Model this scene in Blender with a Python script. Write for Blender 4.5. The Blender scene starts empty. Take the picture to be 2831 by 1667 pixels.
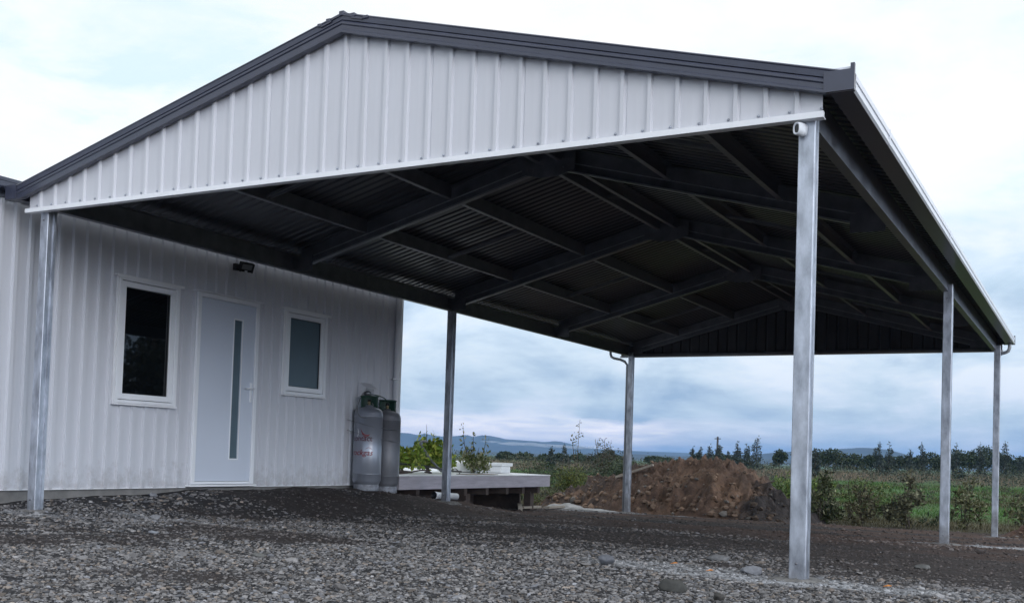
import bpy, bmesh, math, random
import numpy as np
from mathutils import Vector, Matrix
R = math.radians
scene = bpy.context.scene
COL = scene.collection
rng = np.random.default_rng(7)
random.seed(7)

# ------------------------------------------------------------------ camera
cam_d = bpy.data.cameras.new("camera"); cam = bpy.data.objects.new("camera", cam_d); COL.objects.link(cam)
YAW, PITCH, ROLL = 0.5073, 0.0362, 0.0329
CAMP = Vector((8.4254, -6.3606, 0.6843))
fwd = Vector((-math.sin(YAW)*math.cos(PITCH), math.cos(YAW)*math.cos(PITCH), math.sin(PITCH)))
rt = Vector((math.cos(YAW), math.sin(YAW), 0)); up = rt.cross(fwd)
r2 = rt*math.cos(ROLL) + up*math.sin(ROLL); u2 = -rt*math.sin(ROLL) + up*math.cos(ROLL)
cam.matrix_world = Matrix(((r2.x, u2.x, -fwd.x, CAMP.x), (r2.y, u2.y, -fwd.y, CAMP.y), (r2.z, u2.z, -fwd.z, CAMP.z), (0, 0, 0, 1)))
cam_d.sensor_width = 36; cam_d.lens = 37.94; cam_d.shift_x = 0.0140; cam_d.shift_y = 0.1105
cam_d.clip_start = 0.05; cam_d.clip_end = 20000
scene.camera = cam

# ------------------------------------------------------------------ world, sun, exposure
scene.view_settings.view_transform = 'Standard'; scene.view_settings.look = 'None'
scene.view_settings.exposure = 0.0; scene.view_settings.gamma = 1.0
SUN_EL, SUN_AZ = R(13), R(118)          # low veiled sun behind the camera, to the right
w = bpy.data.worlds.new("World"); scene.world = w; w.use_nodes = True
nt = w.node_tree; N = nt.nodes; L = nt.links; N.clear()
def nd(t, **k):
    n = N.new(t)
    for a, b in k.items(): setattr(n, a, b)
    return n
def mth(op, a, b=None, c=None, clamp=False):
    n = nd('ShaderNodeMath', operation=op, use_clamp=clamp)
    for i, v in enumerate((a, b, c)):
        if v is None: continue
        if isinstance(v, (int, float)): n.inputs[i].default_value = v
        else: L.new(v, n.inputs[i])
    return n.outputs[0]
def ramp(fac, stops, interp='LINEAR'):
    n = nd('ShaderNodeValToRGB'); cr = n.color_ramp; cr.interpolation = interp
    while len(cr.elements) < len(stops): cr.elements.new(0.5)
    for e, (p, c) in zip(cr.elements, stops):
        e.position = p; e.color = (*c, 1) if len(c) == 3 else c
    L.new(fac, n.inputs[0]); return n.outputs[0]
def mixc(f, a, b, blend='MIX'):
    n = nd('ShaderNodeMix', data_type='RGBA', blend_type=blend)
    if isinstance(f, (int, float)): n.inputs[0].default_value = f
    else: L.new(f, n.inputs[0])
    for i, v in ((6, a), (7, b)):
        if isinstance(v, tuple): n.inputs[i].default_value = (*v, 1)
        else: L.new(v, n.inputs[i])
    return n.outputs[2]
tc = nd('ShaderNodeTexCoord'); sep = nd('ShaderNodeSeparateXYZ'); L.new(tc.outputs['Generated'], sep.inputs[0])
X_, Y_, Z_ = sep.outputs
el = mth('MAXIMUM', Z_, 0.0)
k = mth('DIVIDE', 1.0, mth('ADD', el, 0.20))
cv = nd('ShaderNodeCombineXYZ'); L.new(mth('MULTIPLY', X_, k), cv.inputs[0]); L.new(mth('MULTIPLY', Y_, k), cv.inputs[1]); L.new(mth('MULTIPLY', el, 3.0), cv.inputs[2])
def noise(vec, sc, det, rough, dist=0.0, off=(0, 0, 0), scl=(1, 1, 1)):
    m = nd('ShaderNodeMapping'); m.inputs['Location'].default_value = off; m.inputs['Scale'].default_value = scl; L.new(vec, m.inputs[0])
    n = nd('ShaderNodeTexNoise'); n.inputs['Scale'].default_value = sc; n.inputs['Detail'].default_value = det
    n.inputs['Roughness'].default_value = rough; n.inputs['Distortion'].default_value = dist; L.new(m.outputs[0], n.inputs[0])
    return n.outputs[0]
n1 = noise(cv.outputs[0], 0.95, 7, 0.52, 0.35, (3.1, 1.7, 0))
n2 = noise(cv.outputs[0], 3.2, 9, 0.6, 0.25, (9.0, 4.2, 0))
n4 = noise(tc.outputs['Generated'], 6.5, 8, 0.58, 0.4, (2.0, 5.0, 1.0), (1, 1, 2.4))
nn = mth('ADD', mth('ADD', mth('MULTIPLY', n1, 0.40), mth('MULTIPLY', n2, 0.20)), mth('MULTIPLY', n4, 0.40))
base = ramp(el, [(0.0, (.27, .37, .53)), (0.045, (.36, .46, .58)), (0.09, (.46, .56, .68)), (0.16, (.60, .72, .86)), (0.24, (.86, .95, 1.0)), (0.5, (.98, 1.03, 1.07)), (1.0, (1.0, 1.04, 1.08))])
dark = ramp(el, [(0.0, (.19, .29, .45)), (0.06, (.23, .33, .48)), (0.14, (.38, .50, .65)), (0.22, (.62, .82, .95)), (0.4, (.80, .95, 1.02)), (1.0, (.85, .95, 1.02))])
lite = ramp(el, [(0.0, (.42, .48, .62)), (0.05, (.52, .58, .70)), (0.12, (.64, .71, .79)), (0.2, (.90, .94, .97)), (0.35, (1.0, 1.02, 1.03)), (1.0, (1.1, 1.1, 1.12))])
c1 = mixc(ramp(nn, [(0.42, (1, 1, 1)), (0.50, (0, 0, 0))]), base, dark)
c1 = mixc(ramp(nn, [(0.50, (0, 0, 0)), (0.58, (1, 1, 1))]), c1, lite)
# warm white break under the cloud deck, above the mountains to the north-west
az = mth('DIVIDE', X_, mth('MAXIMUM', Y_, 0.05))
azm = ramp(mth('MULTIPLY_ADD', az, -1.0, 0.0), [(0.20, (0, 0, 0)), (0.42, (1, 1, 1))])
n3 = noise(tc.outputs['Generated'], 14.0, 6, 0.55, 0.5, (0, 0, 0), (1, 1, 5.5))
ell = mth('ADD', Z_, mth('MULTIPLY_ADD', n3, 0.03, -0.015))
band = ramp(ell, [(0.000, (0, 0, 0)), (0.010, (.75, .75, .75)), (0.026, (1, 1, 1)), (0.033, (.8, .8, .8)), (0.037, (0, 0, 0))])
bf = mth('MULTIPLY', mth('MULTIPLY', band, azm), mth('MULTIPLY_ADD', n3, 2.6, -0.55, clamp=True), clamp=True)
c1 = mixc(bf, c1, (.84, .80, .86))
sky = nd('ShaderNodeTexSky', sky_type='NISHITA'); sky.sun_disc = False; sky.sun_elevation = SUN_EL; sky.sun_rotation = SUN_AZ
sk = mixc(1.0, sky.outputs[0], (.06, .06, .06), 'MULTIPLY')
c1 = mixc(0.10, c1, sk)
# brighter western half of the sky behind the camera
glow = ramp(mth('MULTIPLY', mth('ADD', mth('MULTIPLY', Y_, -.40), mth('MULTIPLY', X_, .92)), mth('SUBTRACT', 1.0, mth('MULTIPLY', el, .8))), [(0.0, (1, 1, 1)), (0.25, (1.3, 1.29, 1.31)), (0.95, (3.2, 3.2, 3.35))])
c1 = mixc(1.0, c1, glow, 'MULTIPLY')
c1 = mixc(1.0, c1, ramp(el, [(0.0, (1.75, 1.75, 1.72)), (0.10, (1.62, 1.58, 1.52)), (0.2, (1.30, 1.27, 1.24)), (0.4, (1.15, 1.13, 1.12)), (1.0, (1.1, 1.1, 1.1))]), 'MULTIPLY')
bg = nd('ShaderNodeBackground'); L.new(c1, bg.inputs[0]); bg.inputs[1].default_value = 1.0
wo = nd('ShaderNodeOutputWorld'); L.new(bg.outputs[0], wo.inputs[0])
sd = bpy.data.lights.new("sun", 'SUN'); sd.energy = 0.55; sd.angle = R(22); sd.color = (.98, .97, 1.0)
so = bpy.data.objects.new("sun", sd); COL.objects.link(so)
sdir = Vector((math.sin(SUN_AZ)*math.cos(SUN_EL), math.cos(SUN_AZ)*math.cos(SUN_EL), math.sin(SUN_EL)))
so.rotation_euler = sdir.to_track_quat('Z', 'Y').to_euler()

# ------------------------------------------------------------------ materials
def mat(name, col, rough=0.6, metal=0.0, var=0.0, vscale=8.0, bump=0.0, bscale=40.0, coat=0.0, spec=None, stretch=(1, 1, 1), col2=None, attr=None, rvar=0.0, trans=0.0):
    m = bpy.data.materials.new(name); m.use_nodes = True
    t = m.node_tree; nn_ = t.nodes; ll = t.links; b = nn_['Principled BSDF']
    b.inputs['Base Color'].default_value = (*col, 1); b.inputs['Roughness'].default_value = rough; b.inputs['Metallic'].default_value = metal
    if coat: b.inputs['Coat Weight'].default_value = coat; b.inputs['Coat Roughness'].default_value = 0.12
    if spec is not None: b.inputs['Specular IOR Level'].default_value = spec
    tcn = nn_.new('ShaderNodeTexCoord'); mp = nn_.new('ShaderNodeMapping'); mp.inputs['Scale'].default_value = stretch
    ll.new(tcn.outputs['Object'], mp.inputs[0])
    src = None
    if attr:
        a = nn_.new('ShaderNodeAttribute'); a.attribute_name = attr; src = a.outputs['Color']
    if var or rvar or col2:
        no = nn_.new('ShaderNodeTexNoise'); no.inputs['Scale'].default_value = vscale; no.inputs['Detail'].default_value = 6; no.inputs['Roughness'].default_value = .62
        ll.new(mp.outputs[0], no.inputs[0])
        mr = nn_.new('ShaderNodeMapRange'); mr.inputs[1].default_value = .32; mr.inputs[2].default_value = .68; ll.new(no.outputs[0], mr.inputs[0])
        if var or col2:
            mx = nn_.new('ShaderNodeMix'); mx.data_type = 'RGBA'; ll.new(mr.outputs[0], mx.inputs[0])
            if src:
                m1 = nn_.new('ShaderNodeMix'); m1.data_type = 'RGBA'; m1.blend_type = 'MULTIPLY'; m1.inputs[0].default_value = 1
                ll.new(src, m1.inputs[6])
                mx.inputs[6].default_value = (1-var,)*3+(1,); mx.inputs[7].default_value = (1+var,)*3+(1,)
                ll.new(mx.outputs[2], m1.inputs[7]); src = m1.outputs[2]
            else:
                c_hi = col2 or tuple(min(1, c*(1+var)) for c in col)
                mx.inputs[6].default_value = (*[c*(1-var) for c in col], 1); mx.inputs[7].default_value = (*c_hi, 1); src = mx.outputs[2]
        if rvar:
            m2 = nn_.new('ShaderNodeMapRange'); m2.inputs[3].default_value = max(.03, rough-rvar); m2.inputs[4].default_value = min(1, rough+rvar)
            ll.new(mr.outputs[0], m2.inputs[0]); ll.new(m2.outputs[0], b.inputs['Roughness'])
    if src: ll.new(src, b.inputs['Base Color'])
    if bump:
        nb = nn_.new('ShaderNodeTexNoise'); nb.inputs['Scale'].default_value = bscale; nb.inputs['Detail'].default_value = 5; ll.new(mp.outputs[0], nb.inputs[0])
        bp = nn_.new('ShaderNodeBump'); bp.inputs['Strength'].default_value = 1; bp.inputs['Distance'].default_value = bump
        ll.new(nb.outputs[0], bp.inputs['Height']); ll.new(bp.outputs[0], b.inputs['Normal'])
    return m
M = {}
M['clad'] = mat('painted_steel_cladding', (.61, .615, .655), .40, 0, .02, 3.0, .0004, 25, stretch=(2, 2, .25), rvar=.06)
M['wall'] = mat('painted_steel_wall', (.62, .635, .685), .36, 0, .02, 2.5, .0008, 18, stretch=(2, 2, .25), rvar=.06)
M['trim'] = mat('white_trim', (.84, .85, .88), .38, 0, .03, 4)
M['dark_paint'] = mat('charcoal_paint', (.046, .051, .080), .36, 0, .10, 6, .0004, 30, coat=.25)
M['gutter_out'] = mat('pale_gutter_face', (.72, .74, .80), .30, .1, .08, 5)  # pale colour for the outer face of the right gutter
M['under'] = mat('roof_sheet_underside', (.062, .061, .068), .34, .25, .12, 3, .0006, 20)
M['member'] = mat('dull_galvanised_purlin', (.19, .195, .22), .38, .5, .2, 7, .0005, 30, rvar=.1)
M['galv'] = mat('galvanised_steel', (.36, .385, .44), .38, .6, .30, 11.0, .0008, 8, stretch=(1, 1, .4), rvar=.10, col2=(.60, .64, .72))
M['edge'] = mat('flange_highlight_steel', (.24, .245, .265), .42, .4, .2, 12)  # lighter tone paints the bright line along purlin bottom flanges
M['bright'] = mat('edge_highlight_steel', (.42, .44, .48), .35, .5, .2, 12)  # edge reflection on the rafters, put into the colour
M['concrete'] = mat('concrete', (.20, .195, .19), .85, 0, .22, 6, .003, 30)
M['footing'] = mat('muddy_concrete', (.15, .145, .14), .9, 0, .5, 16, .006, 40)
M['upvc'] = mat('white_upvc', (.84, .86, .90), .28, 0, .02, 3)
M['door'] = mat('door_panel_white', (.62, .67, .77), .33, 0, .02, 2)
M['glass_dark'] = mat('dark_window_glass', (.004, .005, .006), .02, 0, 0, spec=.5)
M['glass_frost'] = mat('frosted_glass', (.09, .135, .165), .30, 0, .08, 3, spec=.45)
M['black'] = mat('black_plastic', (.012, .012, .014), .4)
M['lens'] = mat('floodlight_lens', (.35, .38, .4), .12, .3)
M['bottle'] = mat('silver_gas_bottle', (.27, .29, .34), .32, .45, .04, 5, coat=.25)
M['bottle_dull'] = mat('matt_gas_bottle', (.15, .155, .175), .45, .3, .12, 5, .0004, 30)
M['ring'] = mat('scuffed_ring_paint', (.20, .21, .24), .6, .2, .45, 14)
M['green'] = mat('green_paint', (.012, .055, .035), .45, 0, .2, 20)
M['brass'] = mat('brass_valve', (.30, .24, .14), .4, .8)
M['red'] = mat('red_lettering', (.20, .02, .03), .5)
M['darktext'] = mat('dark_lettering', (.10, .03, .05), .5)
M['whitetext'] = mat('white_emblem', (.7, .7, .72), .5)
M['hose'] = mat('grey_hose', (.16, .17, .18), .5)
M['chain'] = mat('steel_chain', (.22, .23, .25), .4, .8)
M['board'] = mat('weathered_timber_board', (.40, .38, .43), .75, 0, .16, 5, .0015, 40, stretch=(6, .6, 6))
M['timber'] = mat('dark_timber', (.06, .045, .04), .85, 0, .3, 10, .002, 30)
M['sheet'] = mat('white_sheet_top', (.86, .88, .90), .45, 0, .03, 2)
M['pvc'] = mat('white_pvc_pipe', (.70, .72, .76), .35, 0, .06, 8)
M['greypipe'] = mat('shaded_grey_pipe', (.34, .36, .39), .4, 0, .06, 8)
M['offcut'] = mat('pale_timber_offcut', (.30, .27, .23), .8, 0, .2, 12, .002, 40)
M['cloth'] = mat('dirty_pale_plastic', (.25, .25, .25), .6, 0, .45, 5, .004, 14)
M['stone'] = mat('gravel_stone', (.2, .2, .2), .8, 0, .18, 45, .001, 120, attr='tint')
M['soil'] = mat('mound_soil', (.10, .055, .035), .95, 0, .35, 7, .02, 22, attr='tint')
M['leaf'] = mat('leaf', (.1, .1, .1), .6, 0, 0, attr='tint', spec=.3)
M['bark'] = mat('bark', (.07, .055, .045), .9, 0, .3, 20)
M['straw'] = mat('dry_grass', (.3, .24, .15), .9, 0, 0, attr='tint', spec=.1)
M['mount'] = mat('forested_mountain', (.022, .034, .030), .95, 0, .3, .01)
M['orange'] = mat('orange_leaf', (.55, .20, .03), .6)
M['pole'] = mat('pole_timber', (.05, .045, .05), .9)

def grime(m, z0, z1, col, amt):
    t = m.node_tree; b = t.nodes['Principled BSDF']; lk = b.inputs['Base Color'].links[0].from_socket
    g = t.nodes.new('ShaderNodeNewGeometry'); sp = t.nodes.new('ShaderNodeSeparateXYZ'); t.links.new(g.outputs['Position'], sp.inputs[0])
    mr = t.nodes.new('ShaderNodeMapRange'); mr.inputs[1].default_value = z1; mr.inputs[2].default_value = z0; t.links.new(sp.outputs[2], mr.inputs[0])
    no = t.nodes.new('ShaderNodeTexNoise'); no.inputs['Scale'].default_value = 9; no.inputs['Detail'].default_value = 8; no.inputs['Roughness'].default_value = .75; t.links.new(g.outputs['Position'], no.inputs[0])
    ml = t.nodes.new('ShaderNodeMath'); ml.operation = 'MULTIPLY_ADD'; ml.use_clamp = True; t.links.new(mr.outputs[0], ml.inputs[0]); ml.inputs[1].default_value = 1.3
    m3 = t.nodes.new('ShaderNodeMath'); m3.operation = 'MULTIPLY_ADD'; t.links.new(no.outputs[0], m3.inputs[0]); m3.inputs[1].default_value = 3.0; m3.inputs[2].default_value = -2.2; t.links.new(m3.outputs[0], ml.inputs[2])
    m4 = t.nodes.new('ShaderNodeMath'); m4.operation = 'MULTIPLY'; t.links.new(ml.outputs[0], m4.inputs[0]); m4.inputs[1].default_value = amt
    mx = t.nodes.new('ShaderNodeMix'); mx.data_type = 'RGBA'; t.links.new(m4.outputs[0], mx.inputs[0]); t.links.new(lk, mx.inputs[6]); mx.inputs[7].default_value = (*col, 1); t.links.new(mx.outputs[2], b.inputs['Base Color'])
grime(M['wall'], .18, .75, (.20, .17, .15), .45); grime(M['galv'], -.1, .30, (.17, .15, .135), .6)
# ------------------------------------------------------------------ object helpers
def tagp(o, label=None, cat=None, group=None, kind=None):
    if label: o['label'] = label
    if cat: o['category'] = cat
    if group: o['group'] = group
    if kind: o['kind'] = kind
    return o
def empty(name, loc, label=None, cat=None, group=None):
    o = bpy.data.objects.new(name, None); COL.objects.link(o); o.location = loc; o.empty_display_size = .2
    return tagp(o, label, cat, group)
class MB:
    """collects polygons in world coordinates, builds ONE mesh object"""
    def __init__(s): s.v = []; s.f = []; s.mi = []; s.sm = []
    def add(s, vs, fs, mi=0, smooth=False):
        b = len(s.v); s.v += [tuple(x) for x in vs]
        for f in fs: s.f.append([b+i for i in f]); s.mi.append(mi); s.sm.append(smooth)
        return s
    def box(s, x0, x1, y0, y1, z0, z1, mi=0, bev=0.0):
        if bev:
            bm = bmesh.new(); bmesh.ops.create_cube(bm, size=1)
            bmesh.ops.scale(bm, vec=(x1-x0, y1-y0, z1-z0), verts=bm.verts)
            bmesh.ops.bevel(bm, geom=list(bm.edges), offset=bev, segments=2, affect='EDGES', profile=.6)
            bmesh.ops.translate(bm, vec=((x0+x1)/2, (y0+y1)/2, (z0+z1)/2), verts=bm.verts)
            bm.verts.index_update(); s.add([v.co[:] for v in bm.verts], [[v.index for v in f.verts] for f in bm.faces], mi); bm.free(); return s
        vs = [(x0,y0,z0),(x1,y0,z0),(x1,y1,z0),(x0,y1,z0),(x0,y0,z1),(x1,y0,z1),(x1,y1,z1),(x0,y1,z1)]
        return s.add(vs, [(0,3,2,1),(4,5,6,7),(0,1,5,4),(1,2,6,5),(2,3,7,6),(3,0,4,7)], mi)
    def bar(s, a, b, wy, wz, upv=(0,0,1), mi=0, prof=None):
        """profile swept from a to b; prof = list of (side, up)"""
        a = Vector(a); b = Vector(b); d = (b-a).normalized(); sd_ = d.cross(Vector(upv)).normalized(); u_ = sd_.cross(d)
        pr_ = prof or [(-wy/2,-wz/2),(wy/2,-wz/2),(wy/2,wz/2),(-wy/2,wz/2)]
        n = len(pr_); vs = [a+sd_*p+u_*q for p, q in pr_] + [b+sd_*p+u_*q for p, q in pr_]
        fs = [(i, (i+1) % n, n+(i+1) % n, n+i) for i in range(n)]
        if not prof or prof[0] == 'x': fs += [tuple(range(n))[::-1], tuple(range(n, 2*n))]
        return s.add(vs, fs, mi)
    def tube(s, pts, r, n=10, mi=0, caps=True, rads=None):
        pts = [Vector(p) for p in pts]; rings = []; prev = None
        for i, p in enumerate(pts):
            t = (pts[min(i+1, len(pts)-1)] - pts[max(i-1, 0)]).normalized()
            if prev is None:
                a = t.cross(Vector((0, 0, 1)));
                if a.length < 1e-3: a = t.cross(Vector((1, 0, 0)))
            else: a = prev - t*prev.dot(t)
            a.normalize(); b = t.cross(a); prev = a; rr = rads[i] if rads else r
            rings.append([p+(a*math.cos(2*math.pi*j/n)+b*math.sin(2*math.pi*j/n))*rr for j in range(n)])
        vs = [v for g in rings for v in g]; fs = []
        for i in range(len(pts)-1):
            for j in range(n): fs.append((i*n+j, i*n+(j+1) % n, (i+1)*n+(j+1) % n, (i+1)*n+j))
        if caps: fs += [tuple(range(n))[::-1], tuple((len(pts)-1)*n+j for j in range(n))]
        return s.add(vs, fs, mi, True)
    def lathe(s, cx, cy, prof, n=28, mi=0):
        vs = [(cx+r*math.cos(2*math.pi*j/n), cy+r*math.sin(2*math.pi*j/n), z) for r, z in prof for j in range(n)]
        fs = [(i*n+j, i*n+(j+1) % n, (i+1)*n+(j+1) % n, (i+1)*n+j) for i in range(len(prof)-1) for j in range(n)]
        return s.add(vs, fs, mi, True)
    def build(s, name, mats, parent=None, origin=None):
        me = bpy.data.meshes.new(name)
        og = Vector(parent.location) if parent is not None and parent.type == 'EMPTY' else Vector(parent['org']) if parent is not None and 'org' in parent else Vector(origin or (0, 0, 0))
        if parent is not None and parent.type != 'EMPTY': og = ORG[parent.name]
        me.from_pydata([(v[0]-og.x, v[1]-og.y, v[2]-og.z) for v in s.v], [], s.f)
        mats = mats if isinstance(mats, (list, tuple)) else [mats]
        for m in mats: me.materials.append(m)
        me.polygons.foreach_set('material_index', s.mi); me.polygons.foreach_set('use_smooth', s.sm)
        me.update(); o = bpy.data.objects.new(name, me); COL.objects.link(o)
        if parent is None: o.location = og
        else: o.parent = parent
        ORG[o.name] = og
        return o
ORG = {}
def npmesh(name, V, F, mt, parent=None, tint=None, origin=(0, 0, 0), smooth=False):
    """V (n,3), F (m,k) arrays; tint (n,3) per vertex"""
    V = np.asarray(V, np.float32) - np.asarray(origin, np.float32)
    me = bpy.data.meshes.new(name); n, (m, kk) = len(V), F.shape
    me.vertices.add(n); me.vertices.foreach_set('co', V.ravel())
    me.loops.add(m*kk); me.loops.foreach_set('vertex_index', F.astype(np.int32).ravel())
    me.polygons.add(m); me.polygons.foreach_set('loop_start', np.arange(0, m*kk, kk, dtype=np.int32))
    me.polygons.foreach_set('loop_total', np.full(m, kk, np.int32))
    me.polygons.foreach_set('use_smooth', np.full(m, smooth))
    me.update(calc_edges=True)
    if tint is not None:
        a = me.color_attributes.new('tint', 'FLOAT_COLOR', 'POINT')
        a.data.foreach_set('color', np.c_[tint, np.ones(n)].astype(np.float32).ravel())
    me.materials.append(mt); o = bpy.data.objects.new(name, me); COL.objects.link(o)
    if parent is not None: o.parent = parent
    else: o.location = origin
    return o
def vnoise(x, y, seed=0):
    xi = np.floor(x).astype(np.int64); yi = np.floor(y).astype(np.int64); fx = x-xi; fy = y-yi
    fx = fx*fx*(3-2*fx); fy = fy*fy*(3-2*fy)
    def h(a, b):
        n = (a*374761393 + b*668265263 + seed*982451653) & 0xffffffff
        n = ((n ^ (n >> 13))*1274126177) & 0xffffffff
        return ((n ^ (n >> 16)) & 0xffff)/65535.0
    return (h(xi, yi)*(1-fx)+h(xi+1, yi)*fx)*(1-fy) + (h(xi, yi+1)*(1-fx)+h(xi+1, yi+1)*fx)*fy
def fbm(x, y, seed=0, o=4):
    s = 0; a = .5
    for i in range(o): s = s+a*vnoise(x*2**i, y*2**i, seed+i); a *= .5
    return s/(1-.5**o)
def sstep(a, b, x):
    t = np.clip((x-a)/(b-a), 0, 1); return t*t*(3-2*t)

# ------------------------------------------------------------------ ground
def ground_z(x, y):
    x = np.asarray(x, float); y = np.asarray(y, float)
    z = np.interp(y, [-8, 0.3, 6.93, 13.85, 16, 24, 60, 110, 400], [.03, .0, -.175, -.40, -.5, -.5, -.25, -.1, -1.0])
    z = z - .05*sstep(3, 7, x)*sstep(5, 13, y)*(1-sstep(14, 16, y))
    # soil banked against the house slab
    bank = (1-sstep(-.30, 1.2, x))*sstep(-3, .1, y)*(1-sstep(7.9, 9.4, y))
    tgt = np.interp(y, [-3, .15, 1.2, 2.6, 4, 5.5, 6.3, 7.2, 7.9, 9], [.03, .085, .112, .155, .172, .17, .10, -.02, -.05, -.2])
    tgt = tgt + .07*(fbm(x*1.1+2, y*1.6, 13)-.5) + .03*(fbm(x*4, y*5, 14)-.5)
    z = z*(1-bank) + bank*tgt
    # wheel ridges and hollows, stronger in the working area
    near = (.35+.65*sstep(.2, 1.3, x))*(1-sstep(16, 22, y))*(1-sstep(14, 20, np.abs(x-4)))
    z = z + near*(.05*(fbm(x*.35+3, y*.55, 3)-.5)+.035*(fbm(x*1.3, y*1.6, 5)-.5)+.018*(fbm(x*5, y*5, 9)-.5))
    far = sstep(17, 30, y)
    z = z + far*.5*(fbm(x*.05, y*.05, 21)-.5)*(1-sstep(60, 90, y))
    return z
def masks(x, y):
    g = 1-sstep(-1.3, 2.1, y + .30*(x-6) - .9 + 3.2*(fbm(x*.5, y*.5, 31)-.5) + 1.8*(fbm(x*1.7, y*2.2, 33)-.5))
    g = g*(1-.75*sstep(.52, .66, fbm(x*.9+5, y*1.3, 34, 5)))        # clean gravel, foreground
    g = np.maximum(g, .55*sstep(.55, .68, fbm(x*.45+9, y*.8, 35))*(1-sstep(7, 12, y)))
    clay = sstep(.38, .60, fbm(x*.35, y*1.1, 41))*sstep(4.5, 9.0, y+.35*(x-2))*(1-sstep(14.5, 16, y))
    pale = np.zeros_like(x)
    for cx, cy, sx, sy, a in ((6.7, .0, 1.0, .22, 1), (7.5, .15, .5, .12, .8), (6.1, .25, .6, .2, .7), (.55, -.15, .45, .15, .5), (1.2, .7, .8, .10, .55), (7.55, 7.0, .65, .30, .95), (6.6, 7.05, .25, .12, .6), (-.2, 12.9, 1.0, .55, .85), (.9, 13.5, .8, .3, .8), (-.6, 13.9, .9, .3, .8), (7.3, 13.6, .5, .15, .5)):
        d = ((x-cx)/sx)**2+((y-cy)/sy)**2
        pale = np.maximum(pale, a*(1-sstep(.2, 1.3, d+3.0*(fbm(x*4, y*5, 51)-.5))))
    grass = sstep(15.1, 15.8, y + .55*(fbm(x*1.2, y*1.2, 61)-.5) - .12*(x-3))
    grass = np.maximum(grass, sstep(8.6, 10.5, x+.5*fbm(x, y, 66))*sstep(5, 10, y))
    grass = np.maximum(grass, sstep(1.2, 2.2, -x-.0+.6*(fbm(x, y, 67)-.5))*sstep(14, 15, y))
    return g, clay, pale, grass
def ground_col(x, y):
    g, clay, pale, grass = masks(x, y)
    n = fbm(x*2.2, y*2.2, 71)[:, None]; n5 = fbm(x*9, y*9, 73)[:, None]
    soil = np.array([.033, .026, .024])*(.7+.8*n)
    grav = np.array([.030, .029, .031])*(.7+.6*n5)
    c = soil*(1-g[:, None])+grav*g[:, None]
    cl = np.array([.085, .048, .034])*(.7+.7*n5); c = c*(1-.8*clay[:, None])+cl*.8*clay[:, None]
    c = c*(1-pale[:, None])+np.array([.34, .35, .37])*(.75+.5*n5)*pale[:, None]
    gn = fbm(x*.30, y*.22, 81)[:, None]; gn2 = fbm(x*1.5, y*1.2, 83)[:, None]
    green = np.array([.052, .110, .028])*(.6+.8*gn2); olive = np.array([.058, .052, .026])*(.6+.8*gn2)
    t = sstep(.36, .56, gn+.15*(gn2-.5)) * sstep(18, 24, y)[:, None]
    gc = olive*(1-t)+green*t
    c = c*(1-grass[:, None])+gc*grass[:, None]
    return c
def axis(lo, hi, step, far, grow=1.18):
    a = list(np.arange(lo, hi, step)); s = step; x = a[-1]
    while x < far: s *= grow; x += s; a.append(x)
    s = step; x = a[0]
    while x > -far: s *= grow; x -= s; a.insert(0, x)
    return np.array(a)
gx = axis(-3, 10.5, .055, 6000); gy = axis(-5, 18, .055, 6000)
GX, GY = np.meshgrid(gx, gy); fx_, fy_ = GX.ravel(), GY.ravel()
GV = np.c_[fx_, fy_, ground_z(fx_, fy_)]
nx, ny = len(gx), len(gy); ii = np.arange((ny-1)*nx).reshape(ny-1, nx)[:, :-1].ravel()
GF = np.c_[ii, ii+1, ii+nx+1, ii+nx]
M['ground'] = mat('bare_ground', (.05, .05, .05), .92, 0, .30, 14, .010, 38, attr='tint', spec=.25)
tagp(npmesh('ground', GV, GF, M['ground'], tint=ground_col(fx_, fy_), smooth=True), kind='structure')

# ------------------------------------------------------------------ gravel and crumbs of soil
def ico():
    bm = bmesh.new(); bmesh.ops.create_icosphere(bm, subdivisions=1, radius=1)
    bm.verts.index_update(); V = np.array([v.co[:] for v in bm.verts]); F = np.array([[v.index for v in f.verts] for f in bm.faces]); bm.free(); return V, F
IV, IF = ico()
def rotm(n):
    q = rng.normal(size=(n, 4)); q /= np.linalg.norm(q, axis=1)[:, None]; a, b, c, d_ = q.T
    return np.stack([1-2*(c*c+d_*d_), 2*(b*c-a*d_), 2*(b*d_+a*c), 2*(b*c+a*d_), 1-2*(b*b+d_*d_), 2*(c*d_-a*b), 2*(b*d_-a*c), 2*(c*d_+a*b), 1-2*(b*b+c*c)], -1).reshape(-1, 3, 3)
def stones(P, size, tint, flat=.55, jit=.28):
    n = len(P); V = IV[None]*(1+jit*rng.uniform(-1, 1, (n, len(IV), 1)))
    sc = np.c_[rng.uniform(.7, 1.25, n), rng.uniform(.6, 1.0, n), rng.uniform(flat*.7, flat*1.3, n)]
    V = V*sc[:, None, :]; tl = rotm(n)
    yaw = rng.uniform(0, 6.283, n); cz, sz = np.cos(yaw), np.sin(yaw); Rz = np.zeros((n, 3, 3)); Rz[:, 0, 0] = cz; Rz[:, 0, 1] = -sz; Rz[:, 1, 0] = sz; Rz[:, 1, 1] = cz; Rz[:, 2, 2] = 1
    ti = rng.normal(0, .35, (n, 2)); Rx = np.zeros((n, 3, 3)); Rx[:, 0, 0] = 1; Rx[:, 1, 1] = np.cos(ti[:, 0]); Rx[:, 1, 2] = -np.sin(ti[:, 0]); Rx[:, 2, 1] = np.sin(ti[:, 0]); Rx[:, 2, 2] = np.cos(ti[:, 0])
    V = np.einsum('nij,nvj->nvi', Rz @ Rx, V)*size[:, None, None] + P[:, None, :]
    F = (IF[None]+(np.arange(n)*len(IV))[:, None, None]).reshape(-1, 3)
    return V.reshape(-1, 3), F, np.repeat(tint, len(IV), 0)
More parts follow.
